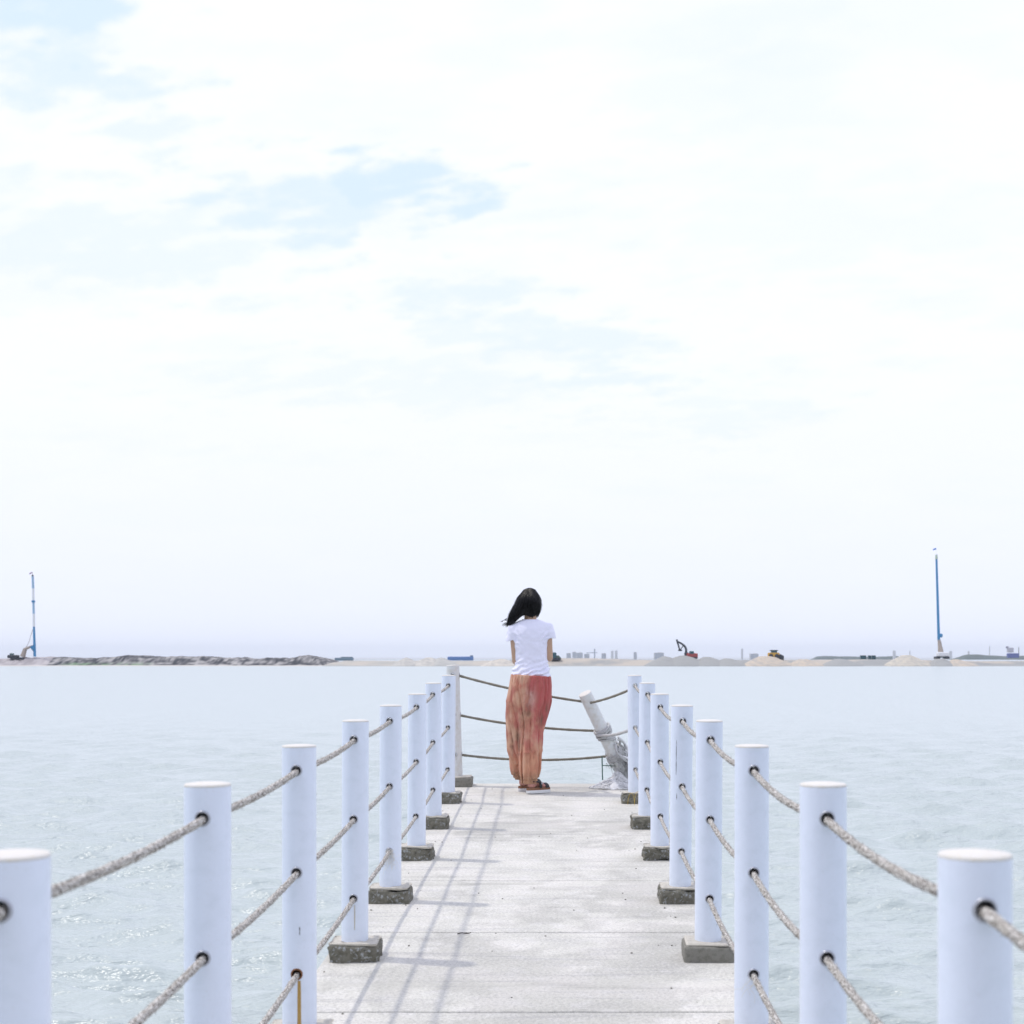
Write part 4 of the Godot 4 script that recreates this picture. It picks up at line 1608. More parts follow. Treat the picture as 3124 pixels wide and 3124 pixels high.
	for s in spots:
		var c: Vector3 = P.call(s[0], 2006.0)
		var wide: float = s[1] / 1.617 / FOCAL * D
		o = thing("container", s[2], "container", "dark boxes on the sand island", Vector3(c.x, c.y - 1.6, c.z))
		mb = MB.new()
		mb.box(Vector3(0, 1.2, 0), Vector3(wide, 2.4, 2.2), 0.06)
		part("shell", mb.mesh(), teal, o)
		for k in maxi(2, int(wide / 0.9)):
			mb = MB.new()
			mb.box(Vector3(-wide * 0.5 + 0.3 + k * (wide - 0.6) / maxf(1.0, int(wide / 0.9) - 1.0) if wide > 1.8 else (k - 0.5) * wide * 0.5, 1.2, 1.12), Vector3(0.12, 2.2, 0.1), 0.02)
			part("rib", mb.mesh(), dark, o)
		mb = MB.new()
		mb.box(Vector3(0, 2.45, 0), Vector3(wide + 0.1, 0.1, 2.3), 0.02)
		part("lid", mb.mesh(), dark, o)

	# blue barge behind the sand
	D = 1300.0
	o = thing("barge", "long blue barge behind the sand left of the woman", "barge")
	var hull := mat(lin(0.10, 0.19, 0.40), 0.6)
	mb = MB.new()
	mb.box(P.call(1405.0, 2009.0), Vector3(78.0 / 1.617 / FOCAL * D, 3.4, 8.0), 0.5, Basis.IDENTITY, Vector2(1.0, 1.0))
	part("hull", mb.mesh(), hull, o)
	mb = MB.new()
	mb.box(P.call(1439.0, 2003.5), Vector3(2.6, 2.4, 5.0), 0.2)
	part("wheelhouse", mb.mesh(), mat(lin(0.10, 0.16, 0.24), 0.5), o)
	bar("mast", P.call(1441.0, 2003.0), P.call(1441.0, 1998.0), 0.4, 0.2, dark, o)
	bar("rail", P.call(1370.0, 2003.5), P.call(1432.0, 2003.5), 0.25, 0.25, hull, o)
	# dark barge behind the end of the spit
	o = thing("barge", "dark teal barge lying behind the sand at the rubble spit's end", "barge")
	mb = MB.new()
	mb.box(P.call(1050.0, 2011.0), Vector3(56.0 / 1.617 / FOCAL * D, 2.6, 6.0), 0.5)
	part("hull", mb.mesh(), mat(lin(0.14, 0.20, 0.25), 0.6), o)
	mb = MB.new()
	mb.box(P.call(1058.0, 2005.5), Vector3(10.0, 0.9, 4.0), 0.2)
	part("deck_load", mb.mesh(), mat(lin(0.05, 0.10, 0.14), 0.6), o)

	# ship at the right edge
	D = 3200.0
	o = thing("cargo_ship", "hazy cargo ship with pale superstructure at the right edge", "ship")
	mb = MB.new()
	mb.box(P.call(3090.0, 2000.0), Vector3(34.0 * 0.0002196 * D, 14.0 * 0.0002196 * D, 12.0), 1.0)
	part("hull", mb.mesh(), mat(lin(0.08, 0.10, 0.28), 0.6), o)
	mb = MB.new()
	mb.box(P.call(3082.0, 1983.0), Vector3(18.0 * 0.0002196 * D, 15.0 * 0.0002196 * D, 10.0), 1.0)
	part("superstructure", mb.mesh(), mat(lin(0.45, 0.43, 0.46), 0.6), o)
	mb = MB.new()
	mb.box(P.call(3073.0, 1975.0), Vector3(7.0 * 0.0002196 * D, 6.0 * 0.0002196 * D, 6.0), 0.5)
	part("funnel", mb.mesh(), mat(lin(0.22, 0.22, 0.28), 0.6), o)
	bar("mast", P.call(3108.0, 1994.0), P.call(3108.0, 1973.0), 0.9, 0.5, dark, o)
	# far crane right of the woman
	D = 3000.0
	o = thing("tower_crane", "thin hazy tower crane on the horizon right of the woman", "crane")
	var cr := mat(lin(0.38, 0.41, 0.45), 0.7)
	bar("tower", P.call(1814.0, 2010.0), P.call(1814.0, 1979.0), 2.4, 2.4, cr, o)
	bar("jib", P.call(1789.0, 1991.5), P.call(1822.0, 1991.5), 1.4, 1.6, cr, o)


# ------------------------------------------------------------------ the woman
const HAIR_X := [[1.35, -0.2, -0.06], [1.365, -0.197, -0.05], [1.40, -0.19, 0.035], [1.43, -0.182, 0.056], [1.46, -0.168, 0.068], [1.51, -0.138, 0.074], [1.56, -0.119, 0.067], [1.60, -0.096, 0.053], [1.622, -0.076, 0.038], [1.636, -0.056, 0.021], [1.644, -0.037, 0.003], [1.648, -0.020, -0.012]]


func hair_span(y: float) -> Vector2:
	var t: Array = HAIR_X
	if y <= t[0][0]:
		return Vector2(t[0][1], t[0][2])
	for k in range(1, t.size()):
		if y <= t[k][0]:
			var f: float = (y - t[k - 1][0]) / (t[k][0] - t[k - 1][0])
			return Vector2(lerpf(t[k - 1][1], t[k][1], f), lerpf(t[k - 1][2], t[k][2], f))
	return Vector2(t[-1][1], t[-1][2])


func hair_point(phi: float, t: float, out := 0.0) -> Vector3:
	var s := sin(phi)
	var c := cos(phi)
	# lower ends: the right and back just cover the nape, the left is blown out and down, the face stays free
	var low := 1.421 - 0.070 * smoothstep(0.15, -0.75, c) + 0.008 * sin(phi * 5.0)
	low = lerpf(low, 1.575, smoothstep(0.62, 0.9, -s))
	var y := lerpf(1.648, low, 1.0 - pow(1.0 - t, 1.0) if t > 0.25 else t * t * 4.0 * 0.25)
	var sp := hair_span(y)
	var mid := (sp.x + sp.y) * 0.5
	var half := (sp.y - sp.x) * 0.5
	var deep := half * 0.98 if y > 1.60 else lerpf(0.108, half * 0.98, smoothstep(1.53, 1.60, y))
	deep = lerpf(deep, 0.088, smoothstep(1.50, 1.40, y))
	# blown ends gather towards a lock on the left
	var p := Vector3(mid + (half + out) * c, y, -0.02 + (deep + out) * s)
	if c < -0.2:
		p.z = lerpf(p.z, 0.0, smoothstep(1.5, 1.37, y) * smoothstep(-0.2, -0.9, c) * 0.5)
	return p


func make_person() -> void:
	var at := Vector3(-0.083, deck(12.0), -12.0)
	var o := thing("person", "woman in white tee and red-brown dyed trousers standing with her back turned", "person", "", at)

	# --- bare body: neck, head, arms, legs, feet
	var skin := Color(0.50, 0.33, 0.235)
	var heel := Color(0.52, 0.26, 0.22)
	var sh_l := Vector3(-0.158, 1.312, 0.0)
	var sh_r := Vector3(0.142, 1.318, 0.0)
	var el_l := Vector3(-0.128, 1.060, -0.01)
	var el_r := Vector3(0.140, 1.085, 0.005)
	var wr_l := Vector3(-0.055, 1.135, -0.215)
	var wr_r := Vector3(0.070, 1.145, -0.205)
	# feet: heel and toe on the deck
	var hr := Vector3(-0.018, 0.0, 0.070)
	var tr := Vector3(0.135, 0.0, -0.045)
	var hl := Vector3(-0.088, 0.0, -0.115)
	var tl := Vector3(0.070, 0.0, -0.222)
	var lift := 0.047
	var body := func(p: Vector3) -> float:
		# torso
		var d := capsule(p, Vector3(-0.006, 1.02, -0.005), Vector3(-0.008, 1.27, 0.0), 0.085, 0.085)
		d = smin(d, capsule(p, sh_l + Vector3(0.045, 0, 0), sh_r - Vector3(0.045, 0, 0), 0.04, 0.04), 0.05)
		d = smin(d, capsule(p, Vector3(-0.07, 0.93, 0.0), Vector3(0.055, 0.93, 0.0), 0.085, 0.085), 0.06)
		# neck
		d = smin(d, capsule(p, Vector3(-0.010, 1.33, 0.005), Vector3(-0.012, 1.47, -0.022), 0.052, 0.047), 0.03)
		# arms
		d = smin(d, capsule(p, sh_l + Vector3(0.012, -0.01, 0), el_l, 0.033, 0.031), 0.02)
		d = smin(d, capsule(p, sh_r + Vector3(-0.012, -0.01, 0), el_r, 0.033, 0.031), 0.02)
		d = minf(d, capsule(p, el_l, wr_l, 0.031, 0.021))
		d = minf(d, capsule(p, el_r, wr_r, 0.031, 0.021))
		# legs
		d = smin(d, capsule(p, Vector3(0.045, 0.90, 0.0), Vector3(0.01, 0.48, 0.01), 0.08, 0.052), 0.03)
		d = smin(d, capsule(p, Vector3(-0.07, 0.90, 0.0), Vector3(-0.10, 0.48, -0.07), 0.08, 0.052), 0.03)
		d = smin(d, capsule(p, Vector3(0.01, 0.48, 0.01), Vector3(-0.005, 0.10, 0.055), 0.052, 0.031), 0.02)
		d = smin(d, capsule(p, Vector3(-0.10, 0.48, -0.07), Vector3(-0.075, 0.10, -0.125), 0.052, 0.031), 0.02)
		return d
	var mb := MB.new()
	mb.colored = true
	var paint_skin := func(p: Vector3) -> Color: return skin
	nets(mb, Vector3(-0.26, 0.10, -0.25), Vector3(0.24, 1.48, 0.14), 0.011, body, paint_skin)
	# head: turned down and a little to the left
	var hc := Vector3(-0.014, 1.548, -0.034)
	var tilt := Basis(Vector3.RIGHT, -0.42)
	var head := func(q: Vector3) -> float:
		var p: Vector3 = tilt.inverse() * (q - hc)
		var d: float = (Vector3(p.x / 0.070, p.y / 0.088, (p.z + 0.0) / 0.086).length() - 1.0) * 0.070
		d = smin(d, capsule(p, Vector3(0, -0.05, -0.035), Vector3(0, -0.092, -0.058), 0.045, 0.026), 0.035)
		d = smin(d, capsule(p, Vector3(0, 0.002, -0.083), Vector3(0, -0.030, -0.096), 0.007, 0.011), 0.014)
		d = smin(d, capsule(p, Vector3(-0.016, -0.058, -0.082), Vector3(0.016, -0.058, -0.082), 0.007, 0.007), 0.012)
		for s in [-1.0, 1.0]:
			d = maxf(d, -(p - Vector3(s * 0.030, 0.006, -0.094)).length() + 0.018)
			d = smin(d, (p - Vector3(s * 0.030, 0.004, -0.066)).length() - 0.0125, 0.004)
			d = smin(d, (Vector3((p.x - s * 0.071) / 0.5, p.y + 0.012, (p.z - 0.006) / 0.7)).length() * 0.5 - 0.013, 0.008)
		return d
	var paint_head := func(q: Vector3) -> Color:
		var p: Vector3 = tilt.inverse() * (q - hc)
		for s in [-1.0, 1.0]:
			var e := Vector2(p.x - s * 0.030, p.y - 0.004)
			if p.z < -0.066 and e.length() < 0.006:
				return Color(0.02, 0.015, 0.012)
			if p.z < -0.066 and Vector2(e.x / 1.6, e.y).length() < 0.007:
				return Color(0.75, 0.73, 0.70)
			if p.z < -0.05 and absf(p.y - 0.024) < 0.004 and absf(absf(p.x) - 0.030) < 0.018:
				return Color(0.05, 0.035, 0.03)
		if p.z < -0.07 and absf(p.y + 0.058) < 0.009 and absf(p.x) < 0.023:
			return Color(0.42, 0.13, 0.12)
		return skin
	nets(mb, hc - Vector3(0.10, 0.14, 0.14), hc + Vector3(0.10, 0.12, 0.12), 0.0055, head, paint_head)
	# hands, held together before her chest
	for s in [-1.0, 1.0]:
		var w: Vector3 = wr_l if s < 0 else wr_r
		var fwd := Vector3(-s * 0.55, 0.45, -0.70).normalized()
		var thumb_side := Vector3(0.0, 0.84, 0.54).normalized()
		thumb_side = (thumb_side - fwd * thumb_side.dot(fwd)).normalized()
		var palm: Vector3 = fwd.cross(thumb_side) * s
		var fingers := []
		for k in 4:
			var off := 0.024 - k * 0.016
			var ln: float = [0.068, 0.076, 0.071, 0.056][k]
			var a := w + fwd * 0.078 + thumb_side * off
			var b := a + (fwd * 0.85 + palm * 0.5).normalized() * ln * 0.45
			var c := b + (fwd * 0.2 + palm * 1.0).normalized() * ln * 0.32
			var d := c + (palm * 0.8 - fwd * 0.5).normalized() * ln * 0.24
			fingers.append([a, b, c, d])
		var ta := w + fwd * 0.025 + thumb_side * 0.026
		var tb := ta + (fwd * 0.7 + thumb_side * 0.6).normalized() * 0.034
		var tc := tb + (fwd * 0.8 + palm * 0.5).normalized() * 0.030
		var hand := func(p: Vector3) -> float:
			var d := capsule(p, w - fwd * 0.02, w + fwd * 0.02, 0.020, 0.021)
			d = smin(d, capsule(p, w + fwd * 0.03 + thumb_side * 0.016, w + fwd * 0.072 + thumb_side * 0.022, 0.014, 0.011), 0.02)
			d = smin(d, capsule(p, w + fwd * 0.03 - thumb_side * 0.012, w + fwd * 0.072 - thumb_side * 0.022, 0.014, 0.011), 0.02)
			d = smin(d, capsule(p, w + fwd * 0.03, w + fwd * 0.074, 0.014, 0.011), 0.02)
			for f in fingers:
				var e := capsule(p, f[0], f[1], 0.0092, 0.0086)
				e = minf(e, capsule(p, f[1], f[2], 0.0086, 0.0080))
				e = minf(e, capsule(p, f[2], f[3], 0.0080, 0.0072))
				d = smin(d, e, 0.004)
			var t := minf(capsule(p, ta, tb, 0.0115, 0.0098), capsule(p, tb, tc, 0.0098, 0.0082))
			return smin(d, t, 0.006)
		nets(mb, w - Vector3(0.09, 0.07, 0.13), w + Vector3(0.09, 0.13, 0.06), 0.0035, hand, paint_skin)
	# feet
	for f in [[hr, tr, Vector3(-0.005, 0.10, 0.055)], [hl, tl, Vector3(-0.075, 0.10, -0.125)]]:
		var h0: Vector3 = f[0] + Vector3(0, lift, 0)
		var t0: Vector3 = f[1] + Vector3(0, lift, 0)
		var ank: Vector3 = f[2]
		var dir := (t0 - h0).normalized()
		var across := dir.cross(Vector3.UP).normalized()
		var foot := func(p: Vector3) -> float:
			var d := capsule(p, ank + Vector3(0, 0.03, 0), h0 + dir * 0.02 + Vector3(0, 0.028, 0), 0.032, 0.029)
			d = smin(d, capsule(p, h0 + Vector3(0, 0.022, 0) + dir * 0.015, h0 + Vector3(0, 0.02, 0) + dir * 0.03, 0.025, 0.025), 0.015)
			d = smin(d, capsule(p, ank + dir * 0.02, h0 + dir * 0.13 + Vector3(0, 0.014, 0), 0.030, 0.022), 0.03)
			for k in 5:
				var off := (k - 2) * 0.0145
				var len_k: float = [0.186, 0.188, 0.182, 0.174, 0.166][k]
				d = smin(d, capsule(p, h0 + dir * 0.12 + across * off * 0.8 + Vector3(0, 0.012, 0), h0 + dir * len_k + across * off + Vector3(0, 0.007, 0), 0.013, 0.008), 0.006)
			return maxf(d, -(p.y - lift + 0.001))
		var paint_foot := func(p: Vector3) -> Color: return heel
		nets(mb, h0 - Vector3(0.08, 0.03, 0.26), h0 + Vector3(0.26, 0.09, 0.08), 0.0055, foot, paint_foot)
	var skin_m := vmat(0.55)
	skin_m.subsurf_scatter_enabled = true
	skin_m.subsurf_scatter_strength = 0.08
	part("body", mb.mesh(), skin_m, o)

	# --- hair: a bob blown to the left
	mb = MB.new()
	var rings := []
	var hn := noise(71, 1.0, 3)
	for a in 25:
		var t := a / 24.0
		var ring := PackedVector3Array()
		for b in 112:
			var phi := TAU * b / 112.0
			var ridge := 0.0028 * hn.get_noise_2d(b * 0.9 * 112.0 / 112.0, t * 0.7) + 0.0018 * sin(b * 1.7 + 2.0 * sin(t * 3.0))
			ring.append(hair_point(phi, t, -0.004 + ridge * smoothstep(0.05, 0.3, t)))
		rings.append(ring)
	# turn in under the ends
	for a in [[0.012, 0.006], [0.04, 0.022], [0.07, 0.05]]:
		var ring := PackedVector3Array()
		for b in 112:
			var phi := TAU * b / 112.0
			var p := hair_point(phi, 1.0, -0.004)
			var inn := Vector3(-0.012 - p.x, 0.0, -0.02 - p.z)
			ring.append(p + inn.normalized() * minf(a[0], inn.length() * 0.6) + Vector3(0, a[1], 0))
		rings.append(ring)
	mb.loft(rings, true, false)
	for k in 760:
		var phi := rng.randf() * TAU
		var t0 := rng.randf_range(0.0, 0.45)
		var t1 := rng.randf_range(0.75, 1.0)
		var o_r := rng.randf_range(-0.0035, 0.0035)
		var pts := PackedVector3Array()
		for q in 12:
			var t := lerpf(t0, t1, q / 11.0)
			pts.append(hair_point(phi + 0.03 * sin(q * 0.6 + k), t, o_r))
		if t1 > 0.9:
			# loose ends carry on in the wind
			var dir := (pts[11] - pts[10]).normalized()
			var left := smoothstep(0.2, -0.9, cos(phi))
			for q in 3:
				dir = (dir + Vector3(-0.16 * left, -0.02, 0.0)).normalized()
				pts.append(pts[-1] + dir * rng.randf_range(0.002, 0.009))
		mb.tube(pts, 0.0022, 0.0004, 4, false)
	for k in 70:
		var phi := rng.randf() * TAU
		var t0 := rng.randf_range(0.1, 0.6)
		var pts := PackedVector3Array()
		for q in 8:
			var t := lerpf(t0, minf(1.0, t0 + 0.4), q / 7.0)
			pts.append(hair_point(phi, t, 0.002 + 0.006 * sin(PI * q / 7.0 * 0.7) + 0.004 * rng.randf()))
		mb.tube(pts, 0.0008, 0.0004, 3, false)
	# wisps streaming off the left tip
	for k in 16:
		var a := hair_point(PI + rng.randf_range(-0.35, 0.5), rng.randf_range(0.93, 1.0), 0.0)
		var b := a + Vector3(rng.randf_range(-0.022, -0.006), rng.randf_range(-0.016, 0.004), rng.randf_range(-0.01, 0.01))
		var c := b + Vector3(rng.randf_range(-0.03, -0.008), rng.randf_range(-0.02, 0.004), 0)
		mb.tube(smooth_path([a, b, c], 4), 0.0016, 0.0004, 4, false)
	var w0 := hair_point(PI + 0.1, 0.9, 0.0)
	for k in 4:
		mb.tube(smooth_path([w0 + Vector3(0, 0.01 * k, 0), Vector3(-0.215, 1.388 + 0.002 * k, -0.005), Vector3(-0.236, 1.383 - 0.002 * k, 0.0), Vector3(-0.256 + 0.006 * k, 1.376 - 0.002 * k, 0.0)], 5), 0.0022, 0.0005, 4, false)
	var hair_m := mat(lin(0.004, 0.0042, 0.006), 0.30)
	hair_m.metallic_specular = 0.4
	part("hair", mb.mesh(), hair_m, o)

	# --- white tee
	var wrinkle := noise(81, 9.0, 3)
	var span := [[0.90, -0.165, 0.156, 0.118], [0.93, -0.163, 0.154, 0.117], [0.98, -0.152, 0.146, 0.110], [1.04, -0.136, 0.132, 0.098], [1.12, -0.130, 0.125, 0.098], [1.20, -0.138, 0.130, 0.104], [1.28, -0.152, 0.142, 0.104], [1.33, -0.160, 0.148, 0.092], [1.36, -0.150, 0.136, 0.078], [1.385, -0.10, 0.076, 0.064], [1.40, -0.07, 0.048, 0.058], [1.42, -0.06, 0.04, 0.05]]
	var tee := func(p: Vector3) -> float:
		var k := 1
		while k < span.size() - 1 and p.y > span[k][0]:
			k += 1
		var f: float = clampf((p.y - span[k - 1][0]) / (span[k][0] - span[k - 1][0]), 0.0, 1.0)
		var x0: float = lerpf(span[k - 1][1], span[k][1], f)
		var x1: float = lerpf(span[k - 1][2], span[k][2], f)
		var dz: float = lerpf(span[k - 1][3], span[k][3], f)
		var hw := (x1 - x0) * 0.5
		var q := Vector2((p.x - (x0 + x1) * 0.5) / hw, (p.z + 0.003) / dz)
		var d := (pow(pow(absf(q.x), 2.4) + pow(absf(q.y), 2.4), 1.0 / 2.4) - 1.0) * minf(hw, dz)
		# sleeves
		var sl := capsule(p, sh_l + Vector3(0.01, 0.002, 0), sh_l.lerp(el_l, 0.34) + Vector3(-0.010, 0, 0), 0.046, 0.050)
		sl = maxf(sl, -(p - (sh_l.lerp(el_l, 0.34))).dot((sh_l - el_l).normalized()))
		var sr := capsule(p, sh_r + Vector3(-0.01, 0.002, 0), sh_r.lerp(el_r, 0.33) + Vector3(0.006, 0, 0), 0.046, 0.049)
		sr = maxf(sr, -(p - (sh_r.lerp(el_r, 0.33))).dot((sh_r - el_r).normalized()))
		d = smin(d, sl, 0.022)
		d = smin(d, sr, 0.022)
		# creases: diagonal pulls at the waist, folds at the armpits, soft rumples
		var low := smoothstep(1.12, 0.97, p.y)
		d -= 0.0095 * low * sin((p.y - p.x * 0.42 + 0.02 * wrinkle.get_noise_2d(p.x, p.y)) * 150.0 + 3.0 * wrinkle.get_noise_3d(p.x * 0.5, p.y * 0.5, p.z * 0.5)) * (0.4 + 0.6 * smoothstep(-0.2, 0.3, wrinkle.get_noise_2d(p.x * 0.6 + 4.0, p.y)))
		var pit := exp(-pow((absf(p.x + 0.006) - 0.115) / 0.035, 2.0) - pow((p.y - 1.24) / 0.05, 2.0))
		d -= 0.0055 * pit * sin((p.y * 1.0 - absf(p.x) * 1.3) * 120.0 + 4.0 * wrinkle.get_noise_2d(p.x, p.y))
		d -= 0.006 * wrinkle.get_noise_3d(p.x * 1.1, p.y * 1.6, p.z)
		# neckline and hem
		d = maxf(d, p.y - (1.388 + 0.35 * absf(p.z - 0.0) * (1.0 if p.z < 0.0 else 0.15) * -1.0))
		d = maxf(d, 0.939 - 0.055 * p.x - p.y + 0.002 * sin(p.x * 60.0))
		return d
	mb = MB.new()
	nets(mb, Vector3(-0.26, 0.91, -0.16), Vector3(0.24, 1.43, 0.16), 0.0062, tee, paint_skin)
	var tee_m := mat(lin(0.81, 0.82, 0.97), 0.9)
	tee_m.rim_enabled = true
	tee_m.rim = 0.3
	part("tshirt", mb.mesh(), tee_m, o)
	# rib at the neck
	mb = MB.new()
	var neck := PackedVector3Array()
	for k in 33:
		var a := TAU * k / 32.0
		var zz := sin(a) * 0.056
		neck.append(Vector3(-0.011 + cos(a) * 0.062, 1.389 - (0.33 * absf(zz) if zz < 0.0 else 0.05 * zz), 0.0 + zz))
	mb.tube(neck, 0.007, 0.007, 8, false)
	part("neckband", mb.mesh(), tee_m, o)

	# --- dyed harem trousers
	var fold := noise(82, 3.0, 3)
	var rl := [[0.10, -0.020, 0.050, 0.066], [0.13, -0.018, 0.046, 0.078], [0.20, -0.014, 0.030, 0.094], [0.33, -0.010, 0.022, 0.098], [0.483, 0.004, 0.012, 0.096], [0.60, 0.022, 0.004, 0.110], [0.739, 0.032, 0.0, 0.132], [0.86, 0.022, 0.0, 0.138], [0.96, 0.02, 0.0, 0.130]]
	var ll := [[0.10, -0.104, -0.125, 0.040], [0.13, -0.112, -0.12, 0.052], [0.20, -0.118, -0.105, 0.066], [0.33, -0.112, -0.085, 0.092], [0.483, -0.104, -0.06, 0.106], [0.60, -0.098, -0.035, 0.116], [0.739, -0.080, -0.01, 0.132], [0.86, -0.045, 0.0, 0.134], [0.96, -0.03, 0.0, 0.128]]
	var leg := func(t: Array, p: Vector3) -> float:
		var k := 1
		while k < t.size() - 1 and p.y > t[k][0]:
			k += 1
		var f: float = clampf((p.y - t[k - 1][0]) / (t[k][0] - t[k - 1][0]), 0.0, 1.0)
		var x: float = p.x - lerpf(t[k - 1][1], t[k][1], f)
		var z: float = p.z - lerpf(t[k - 1][2], t[k][2], f)
		return sqrt(x * x + z * z * 1.15) - lerpf(t[k - 1][3], t[k][3], f)
	var trousers := func(p: Vector3) -> float:
		var a: float = leg.call(rl, p)
		var b: float = leg.call(ll, p)
		var d := smin(a, b, 0.025 + 0.085 * smoothstep(0.16, 0.42, p.y))
		# hanging folds run down from the gathered waist
		var low := smoothstep(0.6, 0.15, p.y)
		var th := atan2(p.z + 0.012 + 0.02 * low, p.x + 0.028 + 0.03 * low)
		var g := fold.get_noise_3d(p.x * 0.8, p.y * 0.35, p.z * 0.8)
		var amp := lerpf(0.020, 0.012, smoothstep(0.78, 0.95, p.y))
		var w := absf(sin(th * 5.0 + 2.2 * g + 0.7 * sin(p.y * 4.0 + 1.0)))
		d += amp * pow(1.0 - w, 3.0)
		var w2 := absf(sin(th * 8.0 + 3.0 * g + 2.0))
		d += 0.012 * pow(1.0 - w2, 3.0) * smoothstep(-0.3, 0.3, fold.get_noise_3d(p.x + 7.0, p.y * 0.6, p.z))
		d += 0.008 * pow(1.0 - absf(sin(th * 11.0 + 7.0 * g)), 3.0) * smoothstep(0.80, 0.93, p.y)
		# gathers below the seam at the shins and at the cuffs
		d += 0.010 * pow(1.0 - absf(sin(th * 7.0 + 5.0 * g)), 3.0) * smoothstep(0.34, 0.30, p.y)
		if a < b:
			d -= 0.004 * smoothstep(0.0, 0.03, b - a) * exp(-pow((p.y - 0.335 - 0.12 * p.x) / 0.010, 2.0))
		d -= 0.004 * fold.get_noise_3d(p.x * 3.0, p.y * 2.0, p.z * 3.0)
		d += 0.003 * smoothstep(0.18, 0.12, p.y) * sin(p.y * 260.0 + th * 3.0)
		d = maxf(d, p.y - (0.945 - 0.055 * p.x))
		d = maxf(d, (0.078 if a < b else 0.095) - p.y)
		return d
	var dye := noise(83, 7.0, 4)
	var dye2 := noise(84, 22.0, 3)
	var paint := func(p: Vector3) -> Color:
		var n := dye.get_noise_3dv(p)
		var f := dye2.get_noise_3d(p.x * 1.5, p.y * 0.5, p.z * 1.5)
		var tan_c := Color(0.60, 0.345, 0.23)
		var orange := Color(0.50, 0.175, 0.12)
		var redc := Color(0.43, 0.085, 0.085)
		var pink := Color(0.52, 0.165, 0.14)
		var brown := Color(0.15, 0.085, 0.055)
		var c := tan_c.lerp(orange, clampf(0.35 + 1.2 * n, 0.0, 1.0))
		# red on the right, running to pink and orange below the knee
		var side := smoothstep(-0.05, 0.045, p.x + 0.06 * n + 0.05 * (p.y - 0.7))
		var r := side * smoothstep(0.40, 0.60, p.y + 0.08 * n)
		c = c.lerp(redc, r * 0.95)
		c = c.lerp(pink, smoothstep(0.36, 0.44, p.y) * smoothstep(0.58, 0.46, p.y) * clampf(0.75 + n, 0.0, 1.0) * smoothstep(-0.1, -0.03, p.x))
		c = c.lerp(redc, smoothstep(0.12, 0.4, dye.get_noise_3d(p.x * 0.7 + 5.0, p.y * 0.4, p.z)) * 0.55)
		c = c.lerp(Color(0.60, 0.29, 0.175), 0.65 * smoothstep(0.42, 0.26, p.y + 0.06 * n))
		# pale bleached patch on the seat
		var q := pow((p.x - 0.0 + 0.03 * f) / 0.038, 2.0) + pow((p.y - 0.775 + 0.05 * n) / 0.085, 2.0)
		if p.z > -0.02:
			c = c.lerp(Color(0.62, 0.43, 0.39), 0.8 * exp(-q) * clampf(0.75 + 1.1 * f, 0.0, 1.0))
		# brown blots
		for s in [[-0.062, 0.655, 0.022, 0.04], [-0.020, 0.640, 0.016, 0.035], [-0.070, 0.575, 0.018, 0.045], [0.085, 0.60, 0.022, 0.05], [0.07, 0.56, 0.02, 0.03], [-0.105, 0.45, 0.015, 0.07], [-0.10, 0.37, 0.014, 0.05], [-0.13, 0.15, 0.028, 0.035], [-0.10, 0.12, 0.02, 0.02], [0.02, 0.13, 0.02, 0.03], [-0.03, 0.70, 0.012, 0.05], [-0.155, 0.40, 0.018, 0.09], [0.12, 0.68, 0.016, 0.05]]:
			var e := pow((p.x - s[0] + 0.02 * f) / s[2], 2.0) + pow((p.y - s[1] + 0.03 * n) / s[3], 2.0)
			if e < 5.0:
				c = c.lerp(brown, 0.85 * exp(-e * 0.9) * clampf(0.65 + 1.6 * f, 0.0, 1.0))
		# fine brown veins
		# long streaks where the dye ran down the folds
		var run := dye2.get_noise_3d(p.x * 1.1 + 9.0, p.y * 0.16, p.z * 1.1) + 0.3 * n
		c = c.lerp(Color(0.34, 0.12, 0.08), 0.32 * smoothstep(0.02, 0.40, run))
		c = c.lerp(Color(0.64, 0.41, 0.29), 0.38 * smoothstep(-0.02, -0.38, run) * (1.0 - 0.8 * r))
		c = c.lerp(brown, 0.22 * smoothstep(0.10, 0.0, absf(dye2.get_noise_3d(p.x * 0.9 + 3.0, p.y * 0.35, p.z * 0.9))) * smoothstep(0.0, 0.35, n + 0.1))
		c = c.lerp(Color(0.30, 0.20, 0.12), 0.5 * smoothstep(0.20, 0.10, p.y))
		return c * (1.0 + 0.10 * f)
	mb = MB.new()
	mb.colored = true
	nets(mb, Vector3(-0.26, 0.06, -0.24), Vector3(0.22, 0.97, 0.18), 0.0056, trousers, paint)
	var cloth := vmat(0.85)
	cloth.rim_enabled = true
	cloth.rim = 0.25
	part("trousers", mb.mesh(), cloth, o)

	# --- sandals
	var sole_m := mat(lin(0.78, 0.79, 0.80), 0.6)
	var mid_m := mat(lin(0.26, 0.13, 0.075), 0.8)
	var strap_m := mat(lin(0.018, 0.016, 0.018), 0.5)
	for f in [[hr, tr], [hl, tl]]:
		var h0: Vector3 = f[0]
		var t0: Vector3 = f[1]
		var dir := (t0 - h0).normalized()
		var across := dir.cross(Vector3.UP).normalized()
		var sa := Node3D.new()
		sa.name = "sandal"
		o.add_child(sa, true)
		var outline := func(y: float, grow: float) -> PackedVector3Array:
			var ring := PackedVector3Array()
			for k in 32:
				var a := TAU * k / 32.0
				var l := -cos(a)
				var wd := (0.036 + 0.006 * l - 0.004 * (1.0 - l * l)) * signf(sin(a)) * pow(absf(sin(a)), 0.62) + 0.004 * (l + 1.0)
				ring.append(h0 + dir * (0.085 + l * (0.108 + grow)) + across * wd * (1.0 + grow * 14.0) + Vector3(0, y, 0))
			return ring
		mb = MB.new()
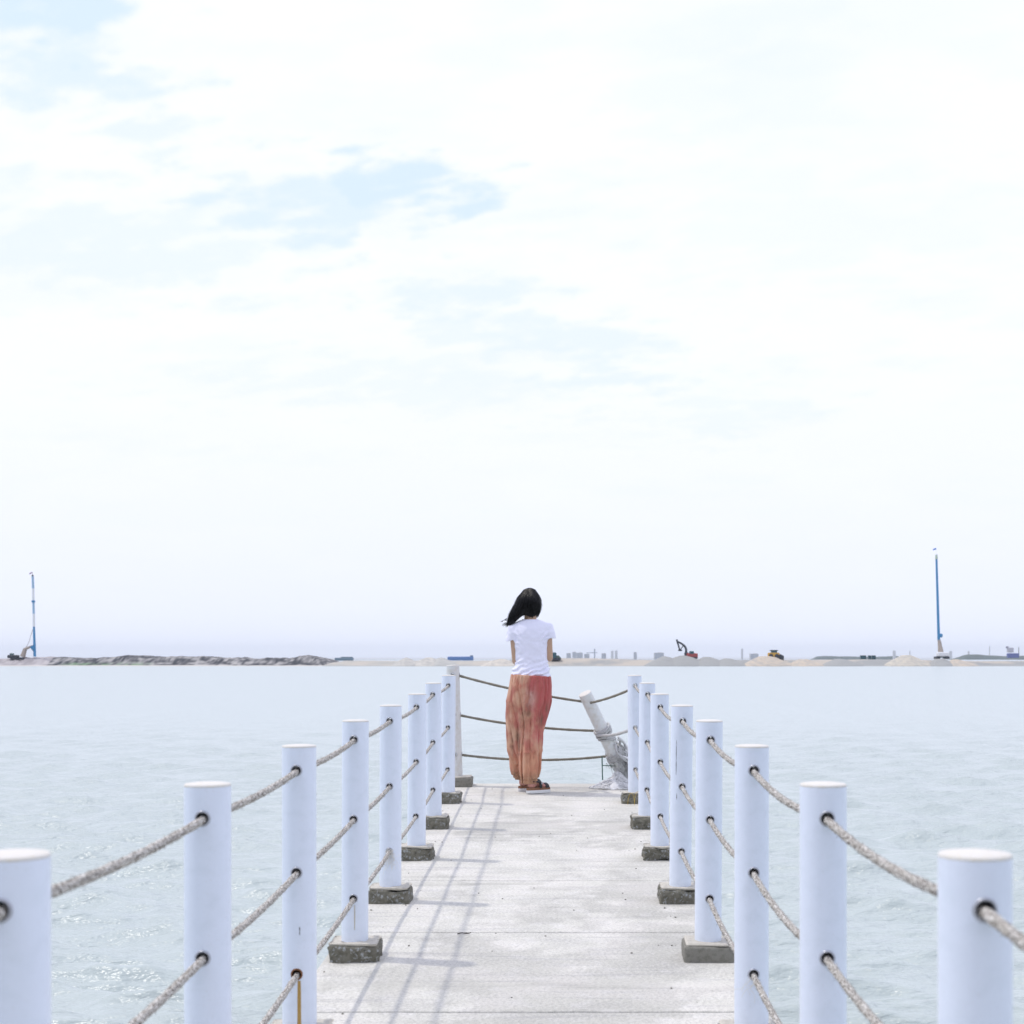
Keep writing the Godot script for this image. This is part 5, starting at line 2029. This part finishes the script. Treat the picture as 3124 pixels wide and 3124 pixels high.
		mb.loft([outline.call(0.0015, -0.003), outline.call(0.006, 0.003), outline.call(0.024, 0.003), outline.call(0.027, 0.001)])
		part("sole", mb.mesh(), sole_m, sa)
		mb = MB.new()
		mb.loft([outline.call(0.0265, 0.0005), outline.call(0.044, 0.0005), outline.call(0.047, -0.002)])
		part("midsole", mb.mesh(), mid_m, sa)
		# straps as flat bands over the foot
		var band := func(pts: Array, wide: float) -> void:
			var q := MB.new()
			var path := smooth_path(pts, 5)
			var rr := []
			for k in path.size():
				var t := (path[mini(k + 1, path.size() - 1)] - path[maxi(k - 1, 0)]).normalized()
				var out: Vector3 = (path[k] - (h0 + dir * clampf((path[k] - h0).dot(dir), 0.0, 0.2) + Vector3(0, 0.055, 0))).normalized()
				out = (out - t * out.dot(t)).normalized()
				var s := t.cross(out)
				rr.append(PackedVector3Array([path[k] + s * wide + out * 0.001, path[k] + s * wide * 0.8 + out * 0.004, path[k] - s * wide * 0.8 + out * 0.004, path[k] - s * wide + out * 0.001, path[k] - s * wide * 0.9 - out * 0.002, path[k] + s * wide * 0.9 - out * 0.002]))
			q.loft(rr)
			part("strap", q.mesh(), strap_m, sa)
		var at_f := func(l: float, a: float, y: float) -> Vector3: return h0 + dir * l + across * a + Vector3(0, y, 0)
		# toe strap, instep strap, ankle strap round the heel
		band.call([at_f.call(0.150, -0.037, 0.044), at_f.call(0.150, -0.030, 0.066), at_f.call(0.150, 0.002, 0.078), at_f.call(0.152, 0.034, 0.064), at_f.call(0.152, 0.042, 0.044)], 0.018)
		band.call([at_f.call(0.085, -0.036, 0.044), at_f.call(0.083, -0.038, 0.070), at_f.call(0.080, -0.030, 0.096), at_f.call(0.080, 0.0, 0.112), at_f.call(0.080, 0.032, 0.096), at_f.call(0.083, 0.040, 0.070), at_f.call(0.085, 0.040, 0.044)], 0.013)
		band.call([at_f.call(0.080, -0.033, 0.092), at_f.call(0.040, -0.037, 0.098), at_f.call(0.0, -0.027, 0.104), at_f.call(-0.012, 0.0, 0.106), at_f.call(0.0, 0.027, 0.104), at_f.call(0.040, 0.038, 0.098), at_f.call(0.080, 0.035, 0.092)], 0.010)
		mb = MB.new()
		mb.box(at_f.call(0.092, 0.046, 0.082), Vector3(0.012, 0.016, 0.006), 0.002, Basis(dir, Vector3.UP, across))
		part("buckle", mb.mesh(), M.steel, sa)
